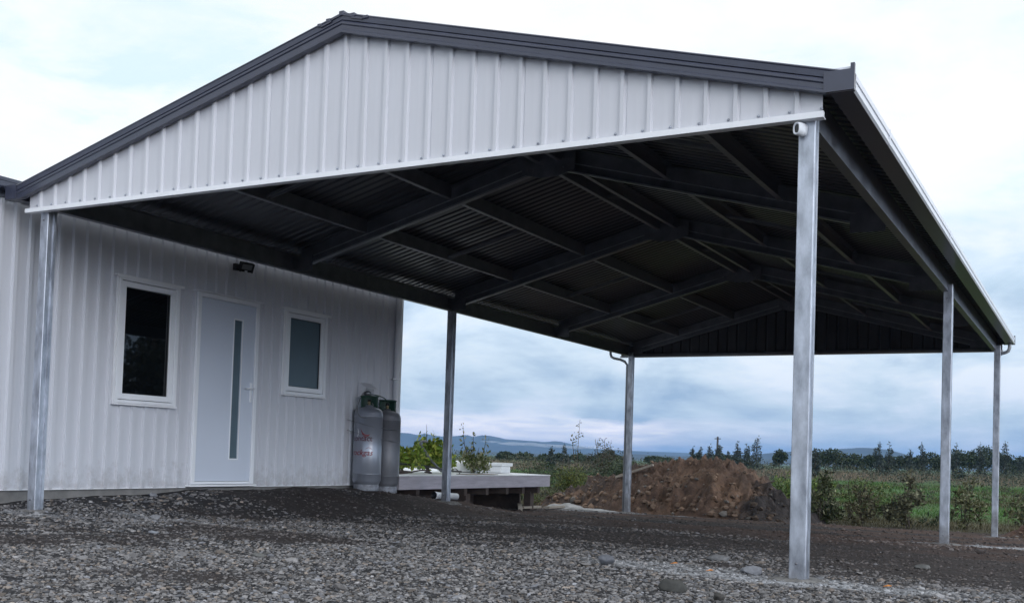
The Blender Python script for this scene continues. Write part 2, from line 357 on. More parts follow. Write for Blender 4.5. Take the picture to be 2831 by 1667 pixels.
PV, PF, PT = [], [], []; base_n = 0
for d0, d1, dens, s0, s1 in ((3.3, 5.2, 3000, .005, .016), (5.2, 7.5, 2100, .005, .017), (7.5, 11, 900, .007, .021), (11, 16, 330, .010, .030), (16, 24, 80, .014, .045)):
    a0, a1 = YAW-.66, YAW+.68
    n = int(dens*(a1-a0)/2*(d1*d1-d0*d0))
    d = np.sqrt(rng.uniform(d0*d0, d1*d1, n)); a = rng.uniform(a0, a1, n)
    x = CAMP.x-np.sin(a)*d; y = CAMP.y+np.cos(a)*d
    g, clay, pale, grass = masks(x, y)
    ok = (x > -.30) | ((y > 7.2) & (x > -3)) | (y < -4.2)
    ok &= (grass < .3) & (rng.uniform(size=n) < .38+.62*g+.2*pale)
    x, y, g, clay, pale = x[ok], y[ok], g[ok], clay[ok], pale[ok]; n = len(x)
    sz = s0+(s1-s0)*rng.uniform(size=n)**2.2; sz *= .75+.35*g; sz[rng.uniform(size=n) < .012] *= 2.0
    z = ground_z(x, y)+sz*rng.uniform(-.15, .35, n)
    v = rng.uniform(.30, 1.0, n)**1.3*.262; v[rng.uniform(size=n) < .05] *= 1.45; hue = rng.uniform(size=n)
    tg = np.c_[v*1.02, v*.98, v*.98]; br = hue < .14; tg[br] *= np.array([1.08, .95, .82]); bl = hue > .85; tg[bl] *= np.array([.93, .98, 1.06])
    ts = np.c_[v*.36, v*.29, v*.27]; mixg = np.clip(.12+.88*g, 0, 1)[:, None]; mixg = np.where(rng.uniform(size=(n, 1)) < .03, .7, mixg)
    t = ts*(1-mixg)+tg*mixg; t = t*(1-.5*clay[:, None])+np.c_[v*.55, v*.34, v*.26]*.5*clay[:, None]
    t = t*(1-.6*pale[:, None])+np.c_[v*1.9, v*1.95, v*2.05]*.6*pale[:, None]
    V, F, T = stones(np.c_[x, y, z], sz, t, .42, .34)
    PV.append(V); PF.append(F+base_n); PT.append(T); base_n += len(V)
tagp(npmesh('gravel', np.concatenate(PV), np.concatenate(PF), M['stone'], tint=np.concatenate(PT)), 'loose grey gravel and dark soil crumbs scattered over the ground around the carport', 'gravel', kind='stuff')

def rock(name, x, y, r, col, label, sx=1.0, sy=.8, sz=.6, seed=0, group=None, cat='rock', z=None, sink=.25):
    rs = np.random.default_rng(seed); bm = bmesh.new(); bmesh.ops.create_icosphere(bm, subdivisions=3, radius=1)
    bm.verts.index_update(); V = np.array([v.co[:] for v in bm.verts]); F = np.array([[v.index for v in f.verts] for f in bm.faces]); bm.free()
    for _ in range(16):
        nrm = rs.normal(size=3); nrm /= np.linalg.norm(nrm); dd = V@nrm; lim = rs.uniform(.52, .82); V -= nrm*np.maximum(dd-lim, 0)[:, None]*.85
    V *= 1+.30*(fbm(V[:, 0]*3+seed, V[:, 1]*3+V[:, 2]*2, seed)-.5)[:, None]
    V = V*np.array([sx, sy, sz])*r; zz = float(ground_z(x, y)) if z is None else z
    org = (x, y, zz); V = V+np.array([x, y, zz+r*sz*(1-2*sink)])
    t = np.tile(np.array(col), (len(V), 1))*(.8+.4*fbm(V[:, 0]*25, V[:, 1]*25+V[:, 2]*30, seed))[:, None]
    return tagp(npmesh(name, V, F, M['stone'], tint=t, origin=org, smooth=True), label, cat, group)
rock('rock', 6.53, -1.02, 0.064, (0.046, 0.046, 0.043), 'round dark grey rock lying in the gravel left of the nearest post foot', 1.3, .9, .75, 3)
rock('rock', 6.83, -1.22, 0.041, (0.043, 0.040, 0.037), 'small rough dark rock touching the right side of the round dark rock', .9, .9, .8, 5)
rock('rock', 5.72, -.02, 0.056, (0.124, 0.130, 0.149), 'pale blue-grey pointed rock standing in the gravel in front of the dirt mound', 1.1, .8, .95, 8)
rock('rock', 6.05, 1.25, 0.075, (0.149, 0.149, 0.155), 'pale lumpy rock at the edge of the dark soil, left of the nearest post', 1.4, .8, .55, 11)
rock('rock', 6.62, .12, 0.064, (0.186, 0.192, 0.211), 'pale rock in the cement splash beside the nearest post foot', 1.3, .9, .6, 23)
rock('rock', 3.9, -1.2, 0.045, (0.124, 0.124, 0.118), 'small flat grey rock alone in the left part of the gravel', 1.5, .9, .45, 29)
rock('rock', 2.3, -.55, 0.041, (0.211, 0.223, 0.248), 'small whitish rock in the gravel right of the left front post', 1.6, .9, .4, 31)
rock('rock', 7.35, 1.9, 0.045, (0.105, 0.105, 0.102), 'grey rock in the dark soil right of the nearest post', 1.4, .9, .55, 37)
for q, (lx, ly, lb) in enumerate(((6.12, .12, 'orange leaf lying upright in the gravel behind the round dark rock'), (6.42, -.1, 'orange leaf lying flat by the cement splash, left of the nearest post'), (7.42, -.05, 'orange leaf in the gravel right of the nearest post foot'))):
    m_ = MB(); z_ = float(ground_z(lx, ly))+.028
    m_.add([(lx-.022, ly, z_), (lx, ly-.010, z_+.004), (lx+.024, ly+.004, z_+.006), (lx+.004, ly+.012, z_+.010), (lx-.022, ly, z_-.002), (lx, ly-.010, z_+.002), (lx+.024, ly+.004, z_+.004), (lx+.004, ly+.012, z_+.008)], [(0,1,2,3), (7,6,5,4), (0,4,5,1), (1,5,6,2), (2,6,7,3), (3,7,4,0)])
    tagp(m_.build('fallen_leaf', M['orange'], origin=(lx, ly, z_)), lb, 'leaf', 'orange leaves in the gravel')

# ------------------------------------------------------------------ carport
W, B = 7.0, 3.4641; LEN = 4*B; SL = .2649
EZ, ZB = 2.837, 2.706                      # cladding top at the eave, cladding bottom
def sheet_z(x): return 3.862-SL*abs(x-3.5)
carport = empty('carport', (3.5, LEN/2, 0), 'large open-sided steel carport with pale ribbed gable and dark barge boards, on galvanised posts', 'carport')
def rib_profile(a, b, pitch, first, top, flank, h, extra=(), lap=True):
    """list of (position, outward offset) of a trapezoid-ribbed sheet"""
    pts = {round(a, 4): 0., round(b, 4): 0.}; c = first
    while c < b-.02:
        for p, o in ((c-top/2-flank, 0), (c-top/2, h), (c+top/2, h), (c+top/2+flank, 0)):
            if a < p < b: pts[round(p, 4)] = o
        # small swage in the middle of each pan
        mdl = c+pitch/2
        for p, o in ((mdl-.030, 0), (mdl, .0008), (mdl+.030, 0)):
            if a < p < b: pts[round(p, 4)] = o
        if lap and int(round((c-first)/pitch)) % 4 == 2:
            for p, o in ((c+top/2+flank+.004, 0), (c+top/2+flank+.005, -.004), (c+top/2+flank+.007, -.004), (c+top/2+flank+.008, 0)):
                if p < b: pts[round(p, 4)] = o
        c += pitch
    ks = sorted(pts)
    for e in extra:
        if round(e, 4) not in pts:
            o = float(np.interp(e, ks, [pts[k_] for k_ in ks])); pts[round(e, 4)] = o
    return sorted(pts.items())
def gable(y, sgn, parent, name):
    pr_ = rib_profile(0, 7, .1862, .150, .024, .009, .020, (3.5,)); m_ = MB(); zb_ = ZB+.030
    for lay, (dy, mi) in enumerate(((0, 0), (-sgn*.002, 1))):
        vs = []; fs = []
        for x, o in pr_:
            zt = EZ+.02+SL*(3.5-abs(x-3.5)); vs += [(x, y+sgn*o+dy, zb_), (x, y+sgn*o+dy, zt)]
        for i in range(len(pr_)-1): fs.append((2*i, 2*i+2, 2*i+3, 2*i+1))
        m_.add(vs, fs, mi)
    return m_.build(name, [M['clad'], M['under']], parent)
gable(0.0, -1, carport, 'front_gable_cladding')
gable(LEN, 1, carport, 'rear_gable_cladding')
for y, s in ((0., -1), (LEN, 1)):
    m_ = MB(); a, b = sorted((y+s*.006, y+s*.034)); m_.box(-.02, 7.012, a, b, ZB, ZB+.036)
    a, b = sorted((y-s*.03, y+s*.006)); m_.box(-.02, 7.012, a, b, ZB, ZB+.006)
    m_.build('bottom_flashing', M['trim'], carport)
# hexagon screws and rib ends on the front flashing: one per rib
m_ = MB(); c = .15-.045
while c < 7:
    if c > .03: m_.tube([(c, -.004, ZB+.060), (c, -.012, ZB+.060)], .006, 6); m_.tube([(c, -.002, ZB+.060), (c, -.005, ZB+.060)], .009, 10)
    c += .1862
scr = m_.build('screw_row', M['galv'], carport); scr['kind'] = 'stuff'
# roof sheets (corrugations run down the slope)
def roof_half(side):
    pr_ = []; y = -.05; i = 0
    while y < LEN+.05:
        for dy, h in ((0, 0), (.030, 0), (.045, .017), (.075, .017), (.090, 0)): pr_.append((y+dy, h))
        y += .125
    x0, x1 = (-.12, 3.5) if side < 0 else (3.5, 7.12)
    m_ = MB()
    for dz, mi in ((0, 1), (.002, 0)):
        vs = []; fs = []
        for y, h in pr_: vs += [(x0, y, sheet_z(x0)+h+dz), (x1, y, sheet_z(x1)+h+dz)]
        for j in range(len(pr_)-1): fs.append((2*j, 2*j+1, 2*j+3, 2*j+2))
        m_.add(vs, fs, mi)
    return m_.build('roof_sheet', [M['dark_paint'], M['under']], carport)
roof_half(-1); roof_half(1)
m_ = MB()
for s in (-1, 1):
    for a, b, h in ((0, .09, .038), (.09, .19, .026)):
        za, zb2 = 3.862-SL*a+h, 3.862-SL*b+h
        vs = [(3.5+s*a, -.083, za), (3.5+s*b, -.083, zb2), (3.5+s*b, LEN+.08, zb2), (3.5+s*a, LEN+.08, za), (3.5+s*a, -.083, za-.012), (3.5+s*b, -.083, zb2-.012), (3.5+s*b, LEN+.08, zb2-.012), (3.5+s*a, LEN+.08, za-.012)]
        m_.add(vs, [(0,1,2,3), (7,6,5,4), (0,4,5,1), (1,5,6,2), (2,6,7,3)])
for q in (-.20, -.12, .0, .10, .22):
    z_ = 3.905-SL*abs(q); m_.box(3.5+q-.022, 3.5+q+.022, -.085, .0, z_-.02, z_+.016-.05*abs(q), bev=.006)
m_.build('ridge_cap', M['dark_paint'], carport)
# barge boards with pressed ribs; ends cut level
bp_ = [(-.02, 0), (-.074, 0), (-.080, -.008), (-.074, -.016), (-.070, -.052), (-.060, -.056), (-.070, -.060), (-.079, -.072), (-.079, -.084), (-.070, -.092), (-.070, -.122), (-.081, -.130), (-.081, -.150), (-.028, -.150)]
def barge(y0, s, xa, xb, name='barge_board'):
    def top(x): return 3.912-SL*abs(x-3.5)
    xs = sorted({xa, xb, *[x for x in (-.2, -.16, -.12, -.08, -.03, 7.03, 7.08, 7.11, 7.15, 1.9, 5.1) if min(xa, xb) < x < max(xa, xb)]}); vs = []; fs = []; n = len(bp_)
    for x in xs:
        for py, pz in bp_:
            vs.append((x, y0+s*py, max(top(x)+pz, 2.832)))
    for i in range(len(xs)-1):
        for j in range(n): fs.append((i*n+j, i*n+(j+1) % n, (i+1)*n+(j+1) % n, (i+1)*n+j))
    fs += [tuple(range(n)), tuple((len(xs)-1)*n+j for j in range(n))]
    m_ = MB().add(vs, fs); m_.build(name, M['dark_paint'], carport)
for y0, s in ((0., 1), (LEN, -1)):
    barge(y0, s, -.236, 3.5); barge(y0, s, 3.5, 7.19)
# gutters
def gutter(x_in, x_out, y0, y1, zb_, zt, parent, mt, name='gutter'):
    s = 1 if x_out > x_in else -1; t = .003
    pf = [(x_in, zt+.004), (x_in, zb_), (x_out-s*.012, zb_), (x_out, zb_+.012), (x_out, zb_+.030), (x_out-s*.006, zb_+.034), (x_out-s*.006, zb_+.062), (x_out, zb_+.066), (x_out, zt-.004), (x_out-s*.012, zt), (x_out-s*.014, zt-.006), (x_out-s*.010, zb_+.03), (x_out-s*.02, zb_+t), (x_in+s*t, zb_+t), (x_in+s*t, zt+.004)]
    n = len(pf); vs = [(x, y0, z) for x, z in pf]+[(x, y1, z) for x, z in pf]
    m_ = MB().add(vs, [(i, (i+1) % n, n+(i+1) % n, n+i) for i in range(n)]); m_.mi = [1 if i in (0, 1) else 0 for i in range(n)]  # back and bottom take the dark material, underside shade put into colour
    for ye in (y0-.004, y1): m_.box(min(x_in, x_out)-.003, max(x_in, x_out)+.003, ye, ye+.004, zb_-.003, zt+.03)
    y = y0+1.2
    while y < y1: m_.box(min(x_out, x_out+s*.003), max(x_out, x_out+s*.003), y, y+.02, zb_, zt+.003); y += 3.46
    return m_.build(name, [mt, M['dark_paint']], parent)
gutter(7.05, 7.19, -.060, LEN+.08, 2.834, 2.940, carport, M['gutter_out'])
gutter(-.10, -.236, -.078, LEN+.08, 2.834, 2.930, carport, M['dark_paint'])
for y_ in (-.083, LEN+.081):
    m_ = MB(); m_.box(7.02, 7.193, y_, y_+.006, 2.831, 2.952); m_.box(7.170, 7.193, y_, y_+.010, 2.953, 2.985); m_.box(7.187, 7.1925, y_+.007 if y_ < 0 else y_-.03, y_+.03 if y_ < 0 else y_-.001, 2.832, 2.985); m_.build('gutter_end_cap', M['dark_paint'], carport)
# posts: lipped C-sections boxed together, ground to beam
def foot_z(x, y): return float(ground_z(x, y))-.12
post_xy = [(.115, .03), (6.855, .03), (.165, 6.90), (6.862, 6.92), (.225, LEN-.17), (6.885, LEN-.17)]
for q, (x0, y0) in enumerate(post_xy):
    x1, y1, zt = x0+.10, y0+.10, 2.80; z_ = foot_z(x0, y0)
    m_ = MB(); t = .003; sx_ = 1
    # outline of the section (two C channels, seam grooves on the +X and -X faces)
    sec = [(x0+.006, y0), (x1-.006, y0), (x1-.002, y0+.002), (x1, y0+.006), (x1, y0+.030), (x1-.012, y0+.032), (x1-.012, y0+.068), (x1, y0+.070), (x1, y1-.006), (x1-.006, y1), (x0+.006, y1), (x0, y1-.006), (x0, y0+.070), (x0+.012, y0+.068), (x0+.012, y0+.032), (x0, y0+.030), (x0, y0+.006), (x0+.002, y0+.002)]
    n = len(sec); vs = [(x, y, z) for z in (z_, zt) for x, y in sec]
    m_.add(vs, [(i, (i+1) % n, n+(i+1) % n, n+i) for i in range(n)]+[tuple(range(n, 2*n))])
    po = m_.build('post', M['galv'], carport)
    lb = ['slim galvanised post in front of the house wall, at the left front corner', 'widest galvanised post, nearest the viewer, with a white camera at its top', 'galvanised post rising beside the white-topped deck', 'galvanised post in the middle of the right side', 'galvanised post in front of the dirt mound, at the far left corner', 'thinnest galvanised post, at the far right corner'][q]
    po['label'] = lb
    gz0 = float(ground_z(x0, y0)); cxp, cyp = x0+.05, y0+.05; nseg = 22; vs = []
    for rr, hh in ((.05, .012), (.10, .014), (.15, .004), (.20, -.03)):
        for j in range(nseg):
            a = 2*math.pi*j/nseg; ra = rr*(1+.30*(float(fbm(np.array([math.cos(a)*1.3+q*7]), np.array([math.sin(a)*1.3]), 5)[0])-.5)*2); vs.append((cxp+ra*math.cos(a)*1.1, cyp+ra*math.sin(a), gz0+hh+.012*(float(fbm(np.array([a*2+q]), np.array([rr*20]), 6)[0])-.5)))
    MB().add(vs, [(i*nseg+j, i*nseg+(j+1) % nseg, (i+1)*nseg+(j+1) % nseg, (i+1)*nseg+j) for i in range(3) for j in range(nseg)], 0, True).build('footing', M['footing'], po)
    for zz in (gz0+.10, 2.64):
        MB().tube([(x0+.045, y0-.001, zz), (x0+.045, y0-.008, zz)], .008, 6).build('bolt', M['member'], po)
# eave beams
for x in (.235, 6.88):
    m_ = MB(); xa, xb = x-.035, x+.035
    s_out = -1 if x < 3 else 1
    cseg = [(-.0325, .10), (-.0325, -.115), (.0325, -.115), (.0325, .10)]
    m_.box(xa, xb, .03, LEN-.03, 2.722, 2.728); m_.box(*(sorted((x+s_out*.035, x+s_out*.031))), .03, LEN-.03, 2.728, 2.925)
    m_.box(xa, xb, .03, LEN-.03, 2.925, 2.930)
    xi = x-s_out*.035; m_.box(*(sorted((xi, xi-s_out*-.003))), .03, LEN-.03, 2.728, 2.748)
    m_.build('eave_beam', M['member'], carport)
# portal rafters (C sections), knee and apex plates
def rafter(y, s):
    m_ = MB(); xa = .27 if s < 0 else 6.73; xm = 3.5
    def zt(x): return sheet_z(x)-.012
    D_ = .235; t = .004; fl = .07
    for (da, db, ya, yb, mi) in ((0, t*1.5, y-fl, y, 0), (D_-t*1.5, D_, y-fl, y, 0), (t*1.5, D_-t*1.5, y-t, y, 0), (t*1.5, .022, y-fl, y-fl+t, 0), (D_-.014, D_-t*1.5, y-fl-.001, y-fl+t, 1), (.128, .138, y-t-.012, y-t, 1)):  # lower lip and swage strip carry the painted edge highlight
        vs = []
        for x in (xa, xm):
            for yy in (ya, yb):
                for dz in (da, db): vs.append((x, yy, zt(x)-dz))
        m_.add(vs, [(0,1,3,2), (4,6,7,5), (0,4,5,1), (2,3,7,6), (0,2,6,4), (1,5,7,3)], mi)
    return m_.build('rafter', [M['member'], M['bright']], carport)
for k_ in range(5):
    y = [.10, B, 2*B, 3*B, LEN-.03][k_]
    for s in (-1, 1): rafter(y, s)
    for yy in (y-.078,):
        m_ = MB(); z0_ = sheet_z(3.5)-.02
        outline = [(-.30, -.085), (-.12, -.03), (.12, -.03), (.30, -.085), (.30, -.270), (.10, -.325), (-.10, -.325), (-.30, -.270)]
        vs = [(3.5+a, yy, z0_+b) for a, b in outline]+[(3.5+a, yy+.006, z0_+b) for a, b in outline]; n = 8
        m_.add(vs, [tuple(range(n)), tuple(range(n, 2*n))[::-1]]+[(i, n+i, n+(i+1) % n, (i+1) % n) for i in range(n)])
        for bx in (-.24, -.17, .17, .24):
            for bz in (-.12, -.22): m_.tube([(3.5+bx, yy, z0_+bz-.02), (3.5+bx, yy-.012, z0_+bz-.02)], .011, 6)
        m_.build('apex_plate', M['member'], carport)
    for s, x0, x1 in ((-1, .20, .50), (1, 6.50, 6.80)):
        MB().box(x0, x1, y-.078, y-.072, 2.73, 2.90).build('knee_plate', M['member'], carport)
# purlins between portals, mid-bay bridging
PX = (1.22, 2.32, 3.38, 3.62, 4.80, 5.88)
for k_ in range(4):
    ya = [.10, B, 2*B, 3*B][k_]+.003; yb = [B, 2*B, 3*B, LEN-.03][k_]-.072
    for x in PX:
        zt = sheet_z(x)-.004; m_ = MB(); s = -1 if x < 3.5 else 1
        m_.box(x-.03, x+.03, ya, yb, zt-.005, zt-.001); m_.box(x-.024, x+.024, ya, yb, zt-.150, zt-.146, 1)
        xw = x+s*.03*-1; m_.box(min(xw, xw+s*.003), max(xw, xw+s*.003), ya, yb, zt-.146, zt-.005)
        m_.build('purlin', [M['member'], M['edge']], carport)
    ym = (ya+yb)/2
    for xa, xb in ((1.25, 2.29), (4.83, 5.85)):
        m_ = MB(); za, zb2 = sheet_z(xa)-.125, sheet_z(xb)-.125
        for dy in (-.03, .03): m_.bar((xa, ym+dy, za), (xb, ym+dy, zb2), .010, .030)
        m_.bar((xa, ym, za+.014), (xb, ym, zb2+.014), .06, .003)
        m_.build('bridging_strut', M['member'], carport)
    m_ = MB()
    for dy in (-.03, .03): m_.bar((3.40, ym+dy, 3.72), (3.60, ym+dy, 3.72), .01, .03)
    m_.build('bridging_strut', M['member'], carport)
m_ = MB().tube([(.33, LEN-.10, 2.735), (6.84, LEN-.10, 2.735)], .036, 12); m_.build('rear_tie_tube', M['member'], carport)
# downpipes at the rear corners
def dpipe(pts, name, parent, mt, r=.036): 
    return MB().tube(pts, r, 14).build(name, mt, parent)
yr = LEN-.10
dpipe([(-.17, yr-.05, 2.84), (-.17, yr-.05, 2.77), (-.15, yr-.05, 2.715), (-.10, yr-.045, 2.685), (.04, yr-.03, 2.655), (.12, yr, 2.62), (.165, yr+.04, 2.55), (.165, yr+.04, -.45)], 'downpipe', carport, M['greypipe'], .026)
dpipe([(7.12, yr-.02, 2.84), (7.12, yr-.02, 2.76), (7.10, yr-.02, 2.705), (7.06, yr, 2.685), (6.99, yr+.04, 2.67), (6.93, yr+.11, 2.63), (6.92, yr+.14, 2.55), (6.92, yr+.14, -.45)], 'downpipe', carport, M['greypipe'], .028)

# camera housing on the nearest post
cx_, cy_, cz_ = 6.885, .012, 2.655
cc = empty('security_camera', (cx_, cy_, cz_), 'small white oval security camera under the gable, fixed to the top of the nearest post', 'camera')
m_ = MB(); ang = R(-28)
def oval(r1, r2, z_, yoff, n=20): return [(cx_+math.cos(ang)*r1*math.cos(t)-math.sin(ang)*yoff, cy_+math.sin(ang)*r1*math.cos(t)*1+math.cos(ang)*yoff*1, cz_+r2*math.copysign(abs(math.sin(t))**.7, math.sin(t))) for t in [2*math.pi*i/n for i in range(n)]]
rings = [oval(.017, .026, 0, -.052), oval(.022, .033, 0, -.060), oval(.027, .038, 0, -.055), oval(.029, .041, 0, -.02), oval(.027, .038, 0, .012)]
vs = [v for g_ in rings for v in g_]; fs = [(i*20+j, i*20+(j+1) % 20, (i+1)*20+(j+1) % 20, (i+1)*20+j) for i in range(4) for j in range(20)]+[tuple(80+j for j in range(20))]
m_.add(vs, fs, 0, True); m_.build('housing', M['pvc'], cc)
m_ = MB(); m_.add(oval(.018, .027, 0, -.050), [tuple(range(20))]); m_.build('lens', M['black'], cc)

# ------------------------------------------------------------------ house
HX = -.42; HY0, HY1 = -6.0, 6.56; HZ0, HZ1 = .205, 2.99
house = empty('house', (-4.5, 0, 0), 'pale ribbed-steel clad house behind the carport with a door and two windows', 'house')
OPEN = [(1.40, 2.19, 1.10, 2.37), (2.51, 3.50, .205, 2.385), (4.01, 4.79, 1.36, 2.38)]
ex = [e for o_ in OPEN for e in o_[:2]]
pr_ = rib_profile(HY0, HY1, .165, HY0+.075, .036, .009, .028, ex)
m_ = MB()
for i in range(len(pr_)-1):
    (ya, oa), (yb, ob) = pr_[i], pr_[i+1]; ym = (ya+yb)/2; seg = [(HZ0, HZ1)]
    for a, b, c0, c1_ in OPEN:
        if a < ym < b: seg = [(HZ0, c0), (c1_, HZ1)]
    for z0_, z1_ in seg:
        if z1_-z0_ > .01: m_.add([(HX+oa, ya, z0_), (HX+ob, yb, z0_), (HX+ob, yb, z1_), (HX+oa, ya, z1_)], [(0, 1, 2, 3)])
def plane_ribs(m_, axis_, const, a, b, z0_, z1_, sg):
    p2 = rib_profile(a, b, .165, a+.08, .030, .012, .020); vs = []; fs = []
    for p, o in p2:
        q = const+sg*o
        vs += [(p, q, z0_), (p, q, z1_)] if axis_ == 'x' else [(q, p, z0_), (q, p, z1_)]
    for i in range(len(p2)-1): fs.append((2*i, 2*i+2, 2*i+3, 2*i+1))
    m_.add(vs, fs)
plane_ribs(m_, 'x', HY1, -8.6, HX, HZ0, HZ1, 1); plane_ribs(m_, 'x', HY0, -8.6, HX, HZ0, HZ1, -1); plane_ribs(m_, 'y', -8.6, HY0, HY1, HZ0, HZ1, -1)
# gable triangles
for y, s in ((HY0, -1), (HY1, 1)):
    m_.add([(HX, y, HZ1), (-8.6, y, HZ1), (-4.5, y, HZ1+.86)], [(0, 1, 2)])
m_.build('wall', M['wall'], house)
# cream drip strip along the sheet bottoms
for a, b in ((HY0, 2.45), (3.56, HY1)): MB().box(HX-.045, HX+.022, a, b, HZ0-.008, HZ0+.002).build('drip_strip', M['trim'], house)
m_ = MB(); m_.box(-8.58, HX-.018, HY0+.02, HY1-.02, -.45, HZ0-.009); m_.box(-8.5, -.6, HY0+.1, HY1-.1, HZ0-.009, HZ0+.01); m_.build('foundation_slab', M['concrete'], house)
# corner flashing and downpipe
m_ = MB(); m_.box(HX+.0285, HX+.0315, HY1-.07, HY1+.024, HZ0, HZ1); m_.box(HX-.06, HX+.0315, HY1+.021, HY1+.024, HZ0, HZ1); m_.build('corner_flashing', M['trim'], house)
dp = dpipe([(HX+.10, 6.42, 2.95), (HX+.075, 6.42, 2.85), (HX+.070, 6.42, 2.75), (HX+.070, 6.42, .08)], 'downpipe', house, M['upvc'], .040)
m_ = MB(); m_.tube([(HX+.07, 6.42, 1.685), (HX+.07, 6.42, 1.715)], .046, 16); m_.box(HX+.02, HX+.09, 6.36, 6.48, 1.69, 1.71); m_.tube([(HX+.09, 6.30, 1.70), (HX+.09, 6.46, 1.70)], .012, 8); m_.build('pipe_clip', M['upvc'], dp)
# roof, gutter
m_ = MB()
for s, xe in ((1, -.30), (-1, -8.72)):
    zE = 2.99; zR = zE+.205*4.2
    vs = [(xe, HY0-.25, zE), (xe, HY1+.15, zE), (-4.5, HY1+.15, zR), (-4.5, HY0-.25, zR)]
    vs += [(a, b, c+.03) for a, b, c in vs]
    m_.add(vs, [(0,1,2,3), (7,6,5,4), (0,4,5,1), (1,5,6,2), (2,6,7,3), (3,7,4,0)])
m_.build('roof', M['dark_paint'], house)
gutter(-.37, -.245, HY0-.25, HY1+.12, 2.945, 3.045, house, M['dark_paint'])
m_ = MB(); m_.box(HX+.022, -.371, HY0-.2, HY1+.1, 2.89, 3.00); m_.build('fascia', M['dark_paint'], house)
def window(y0, y1, z0_, z1_, glass, lbl):
    f = MB(); xo = HX+.055; xi = HX-.03
    t = .032
    for (a, b, c0, c1_) in ((y0, y0+t, z0_, z1_), (y1-t, y1, z0_, z1_), (y0+t, y1-t, z1_-t, z1_), (y0+t, y1-t, z0_, z0_+t)): f.box(xi, xo, a, b, c0, c1_)
    fr = f.build('window', M['upvc'], house); fr['label'] = lbl
    s_ = MB(); g0, g1, h0, h1 = y0+t+.007, y1-t-.007, z0_+t+.007, z1_-t-.007; t2 = .058
    for (a, b, c0, c1_) in ((g0, g0+t2, h0, h1), (g1-t2, g1, h0, h1), (g0+t2, g1-t2, h1-t2, h1), (g0+t2, g1-t2, h0, h0+t2)): s_.box(xi, HX+.045, a, b, c0, c1_, bev=.004)
    s_.build('sash', M['upvc'], fr)
    p = MB(); p.box(HX+.002, HX+.010, g0+t2-.004, g1-t2+.004, h0+t2-.004, h1-t2+.004); p.build('pane', glass, fr)
    k_ = MB(); e0, e1, e2, e3 = g0+t2, g1-t2, h0+t2, h1-t2
    for (a, b, c0, c1_) in ((e0, e0+.007, e2, e3), (e1-.007, e1, e2, e3), (e0+.007, e1-.007, e3-.007, e3), (e0+.007, e1-.007, e2, e2+.007)): k_.box(HX+.011, HX+.022, a, b, c0, c1_)
    k_.build('gasket', M['black'], fr)
    MB().box(HX-.028, HX-.004, g0-.006, g1+.006, h0-.006, h1+.006).build('rebate', M['black'], fr)
    k_ = MB(); k_.box(HX-.01, HX+.075, y0-.055, y1+.055, z1_+.004, z1_+.018); k_.box(HX+.071, HX+.075, y0-.055, y1+.055, z1_-.012, z1_+.004); k_.build('head_flashing', M['trim'], fr)
    k_ = MB(); k_.box(HX+.0, HX+.068, y0-.02, y1+.02, z0_-.022, z0_-.004); k_.build('sill', M['trim'], fr)
    for (a, b) in ((y0-.020, y0-.004), (y1+.004, y1+.020)): MB().box(HX+.0, HX+.050, a, b, z0_-.004, z1_).build('side_flashing', M['trim'], fr)
window(1.385, 2.205, 1.085, 2.385, M['glass_dark'], 'larger window with black glass, left of the door')
window(3.995, 4.805, 1.345, 2.395, M['glass_frost'], 'smaller window with frosted grey-green glass, right of the door')
# door
f = MB(); y0, y1, z0_, z1_ = 2.50, 3.51, .235, 2.39; t = .05
for (a, b, c0, c1_) in ((y0, y0+t, z0_, z1_), (y1-t, y1, z0_, z1_), (y0+t, y1-t, z1_-t, z1_), (y0+t, y1-t, z0_, z0_+.03)): f.box(HX-.03, HX+.055, a, b, c0, c1_, bev=.003)
f.box(HX, HX+.07, y0-.05, y1+.05, z1_+.004, z1_+.016)
dr = f.build('door', M['upvc'], house); dr['label'] = 'white front door with a tall narrow frosted glass strip'
p = MB(); a, b, c0, c1_ = y0+t+.004, y1-t-.004, z0_+.034, z1_-t-.004; ga, gb, gc, gd = 3.10, 3.232, .53, 2.145; xf = HX+.038
for (ya, yb, za, zb2) in ((a, ga, c0, c1_), (gb, b, c0, c1_), (ga, gb, c0, gc), (ga, gb, gd, c1_)): p.box(HX-.015, xf, ya, yb, za, zb2)
p.box(xf, xf+.004, a+.01, b-.01, c0+.09, c0+.096); p.box(xf, xf+.004, a+.03, b-.03, c1_-.04, c1_-.032)
p.build('door_leaf', M['door'], dr)
MB().box(HX-.004, HX+.026, ga, gb, gc, gd).build('glass_strip', M['glass_frost'], dr)
p = MB()
for (ya, yb, za, zb2) in ((ga-.014, ga, gc-.014, gd+.014), (gb, gb+.014, gc-.014, gd+.014), (ga, gb, gc-.014, gc), (ga, gb, gd, gd+.014)): p.box(xf, xf+.006, ya, yb, za, zb2)
p.build('glass_bead', M['upvc'], dr)
p = MB(); hy, hz = 3.415, 1.33
p.box(xf, xf+.010, hy-.016, hy+.016, hz-.13, hz+.10, bev=.003); p.tube([(xf, hy, hz+.03), (xf+.05, hy, hz+.03)], .010, 10); p.tube([(xf+.05, hy+.008, hz+.03), (xf+.052, hy-.05, hz+.03), (xf+.050, hy-.12, hz+.026)], .0095, 10); p.tube([(xf+.008, hy, hz-.07), (xf+.016, hy, hz-.07)], .010, 10)
p.build('handle', M['upvc'], dr)
m_ = MB(); m_.box(HX-.02, HX+.075, 2.46, 3.55, .208, .230, bev=.003); m_.build('threshold', M['trim'], dr)

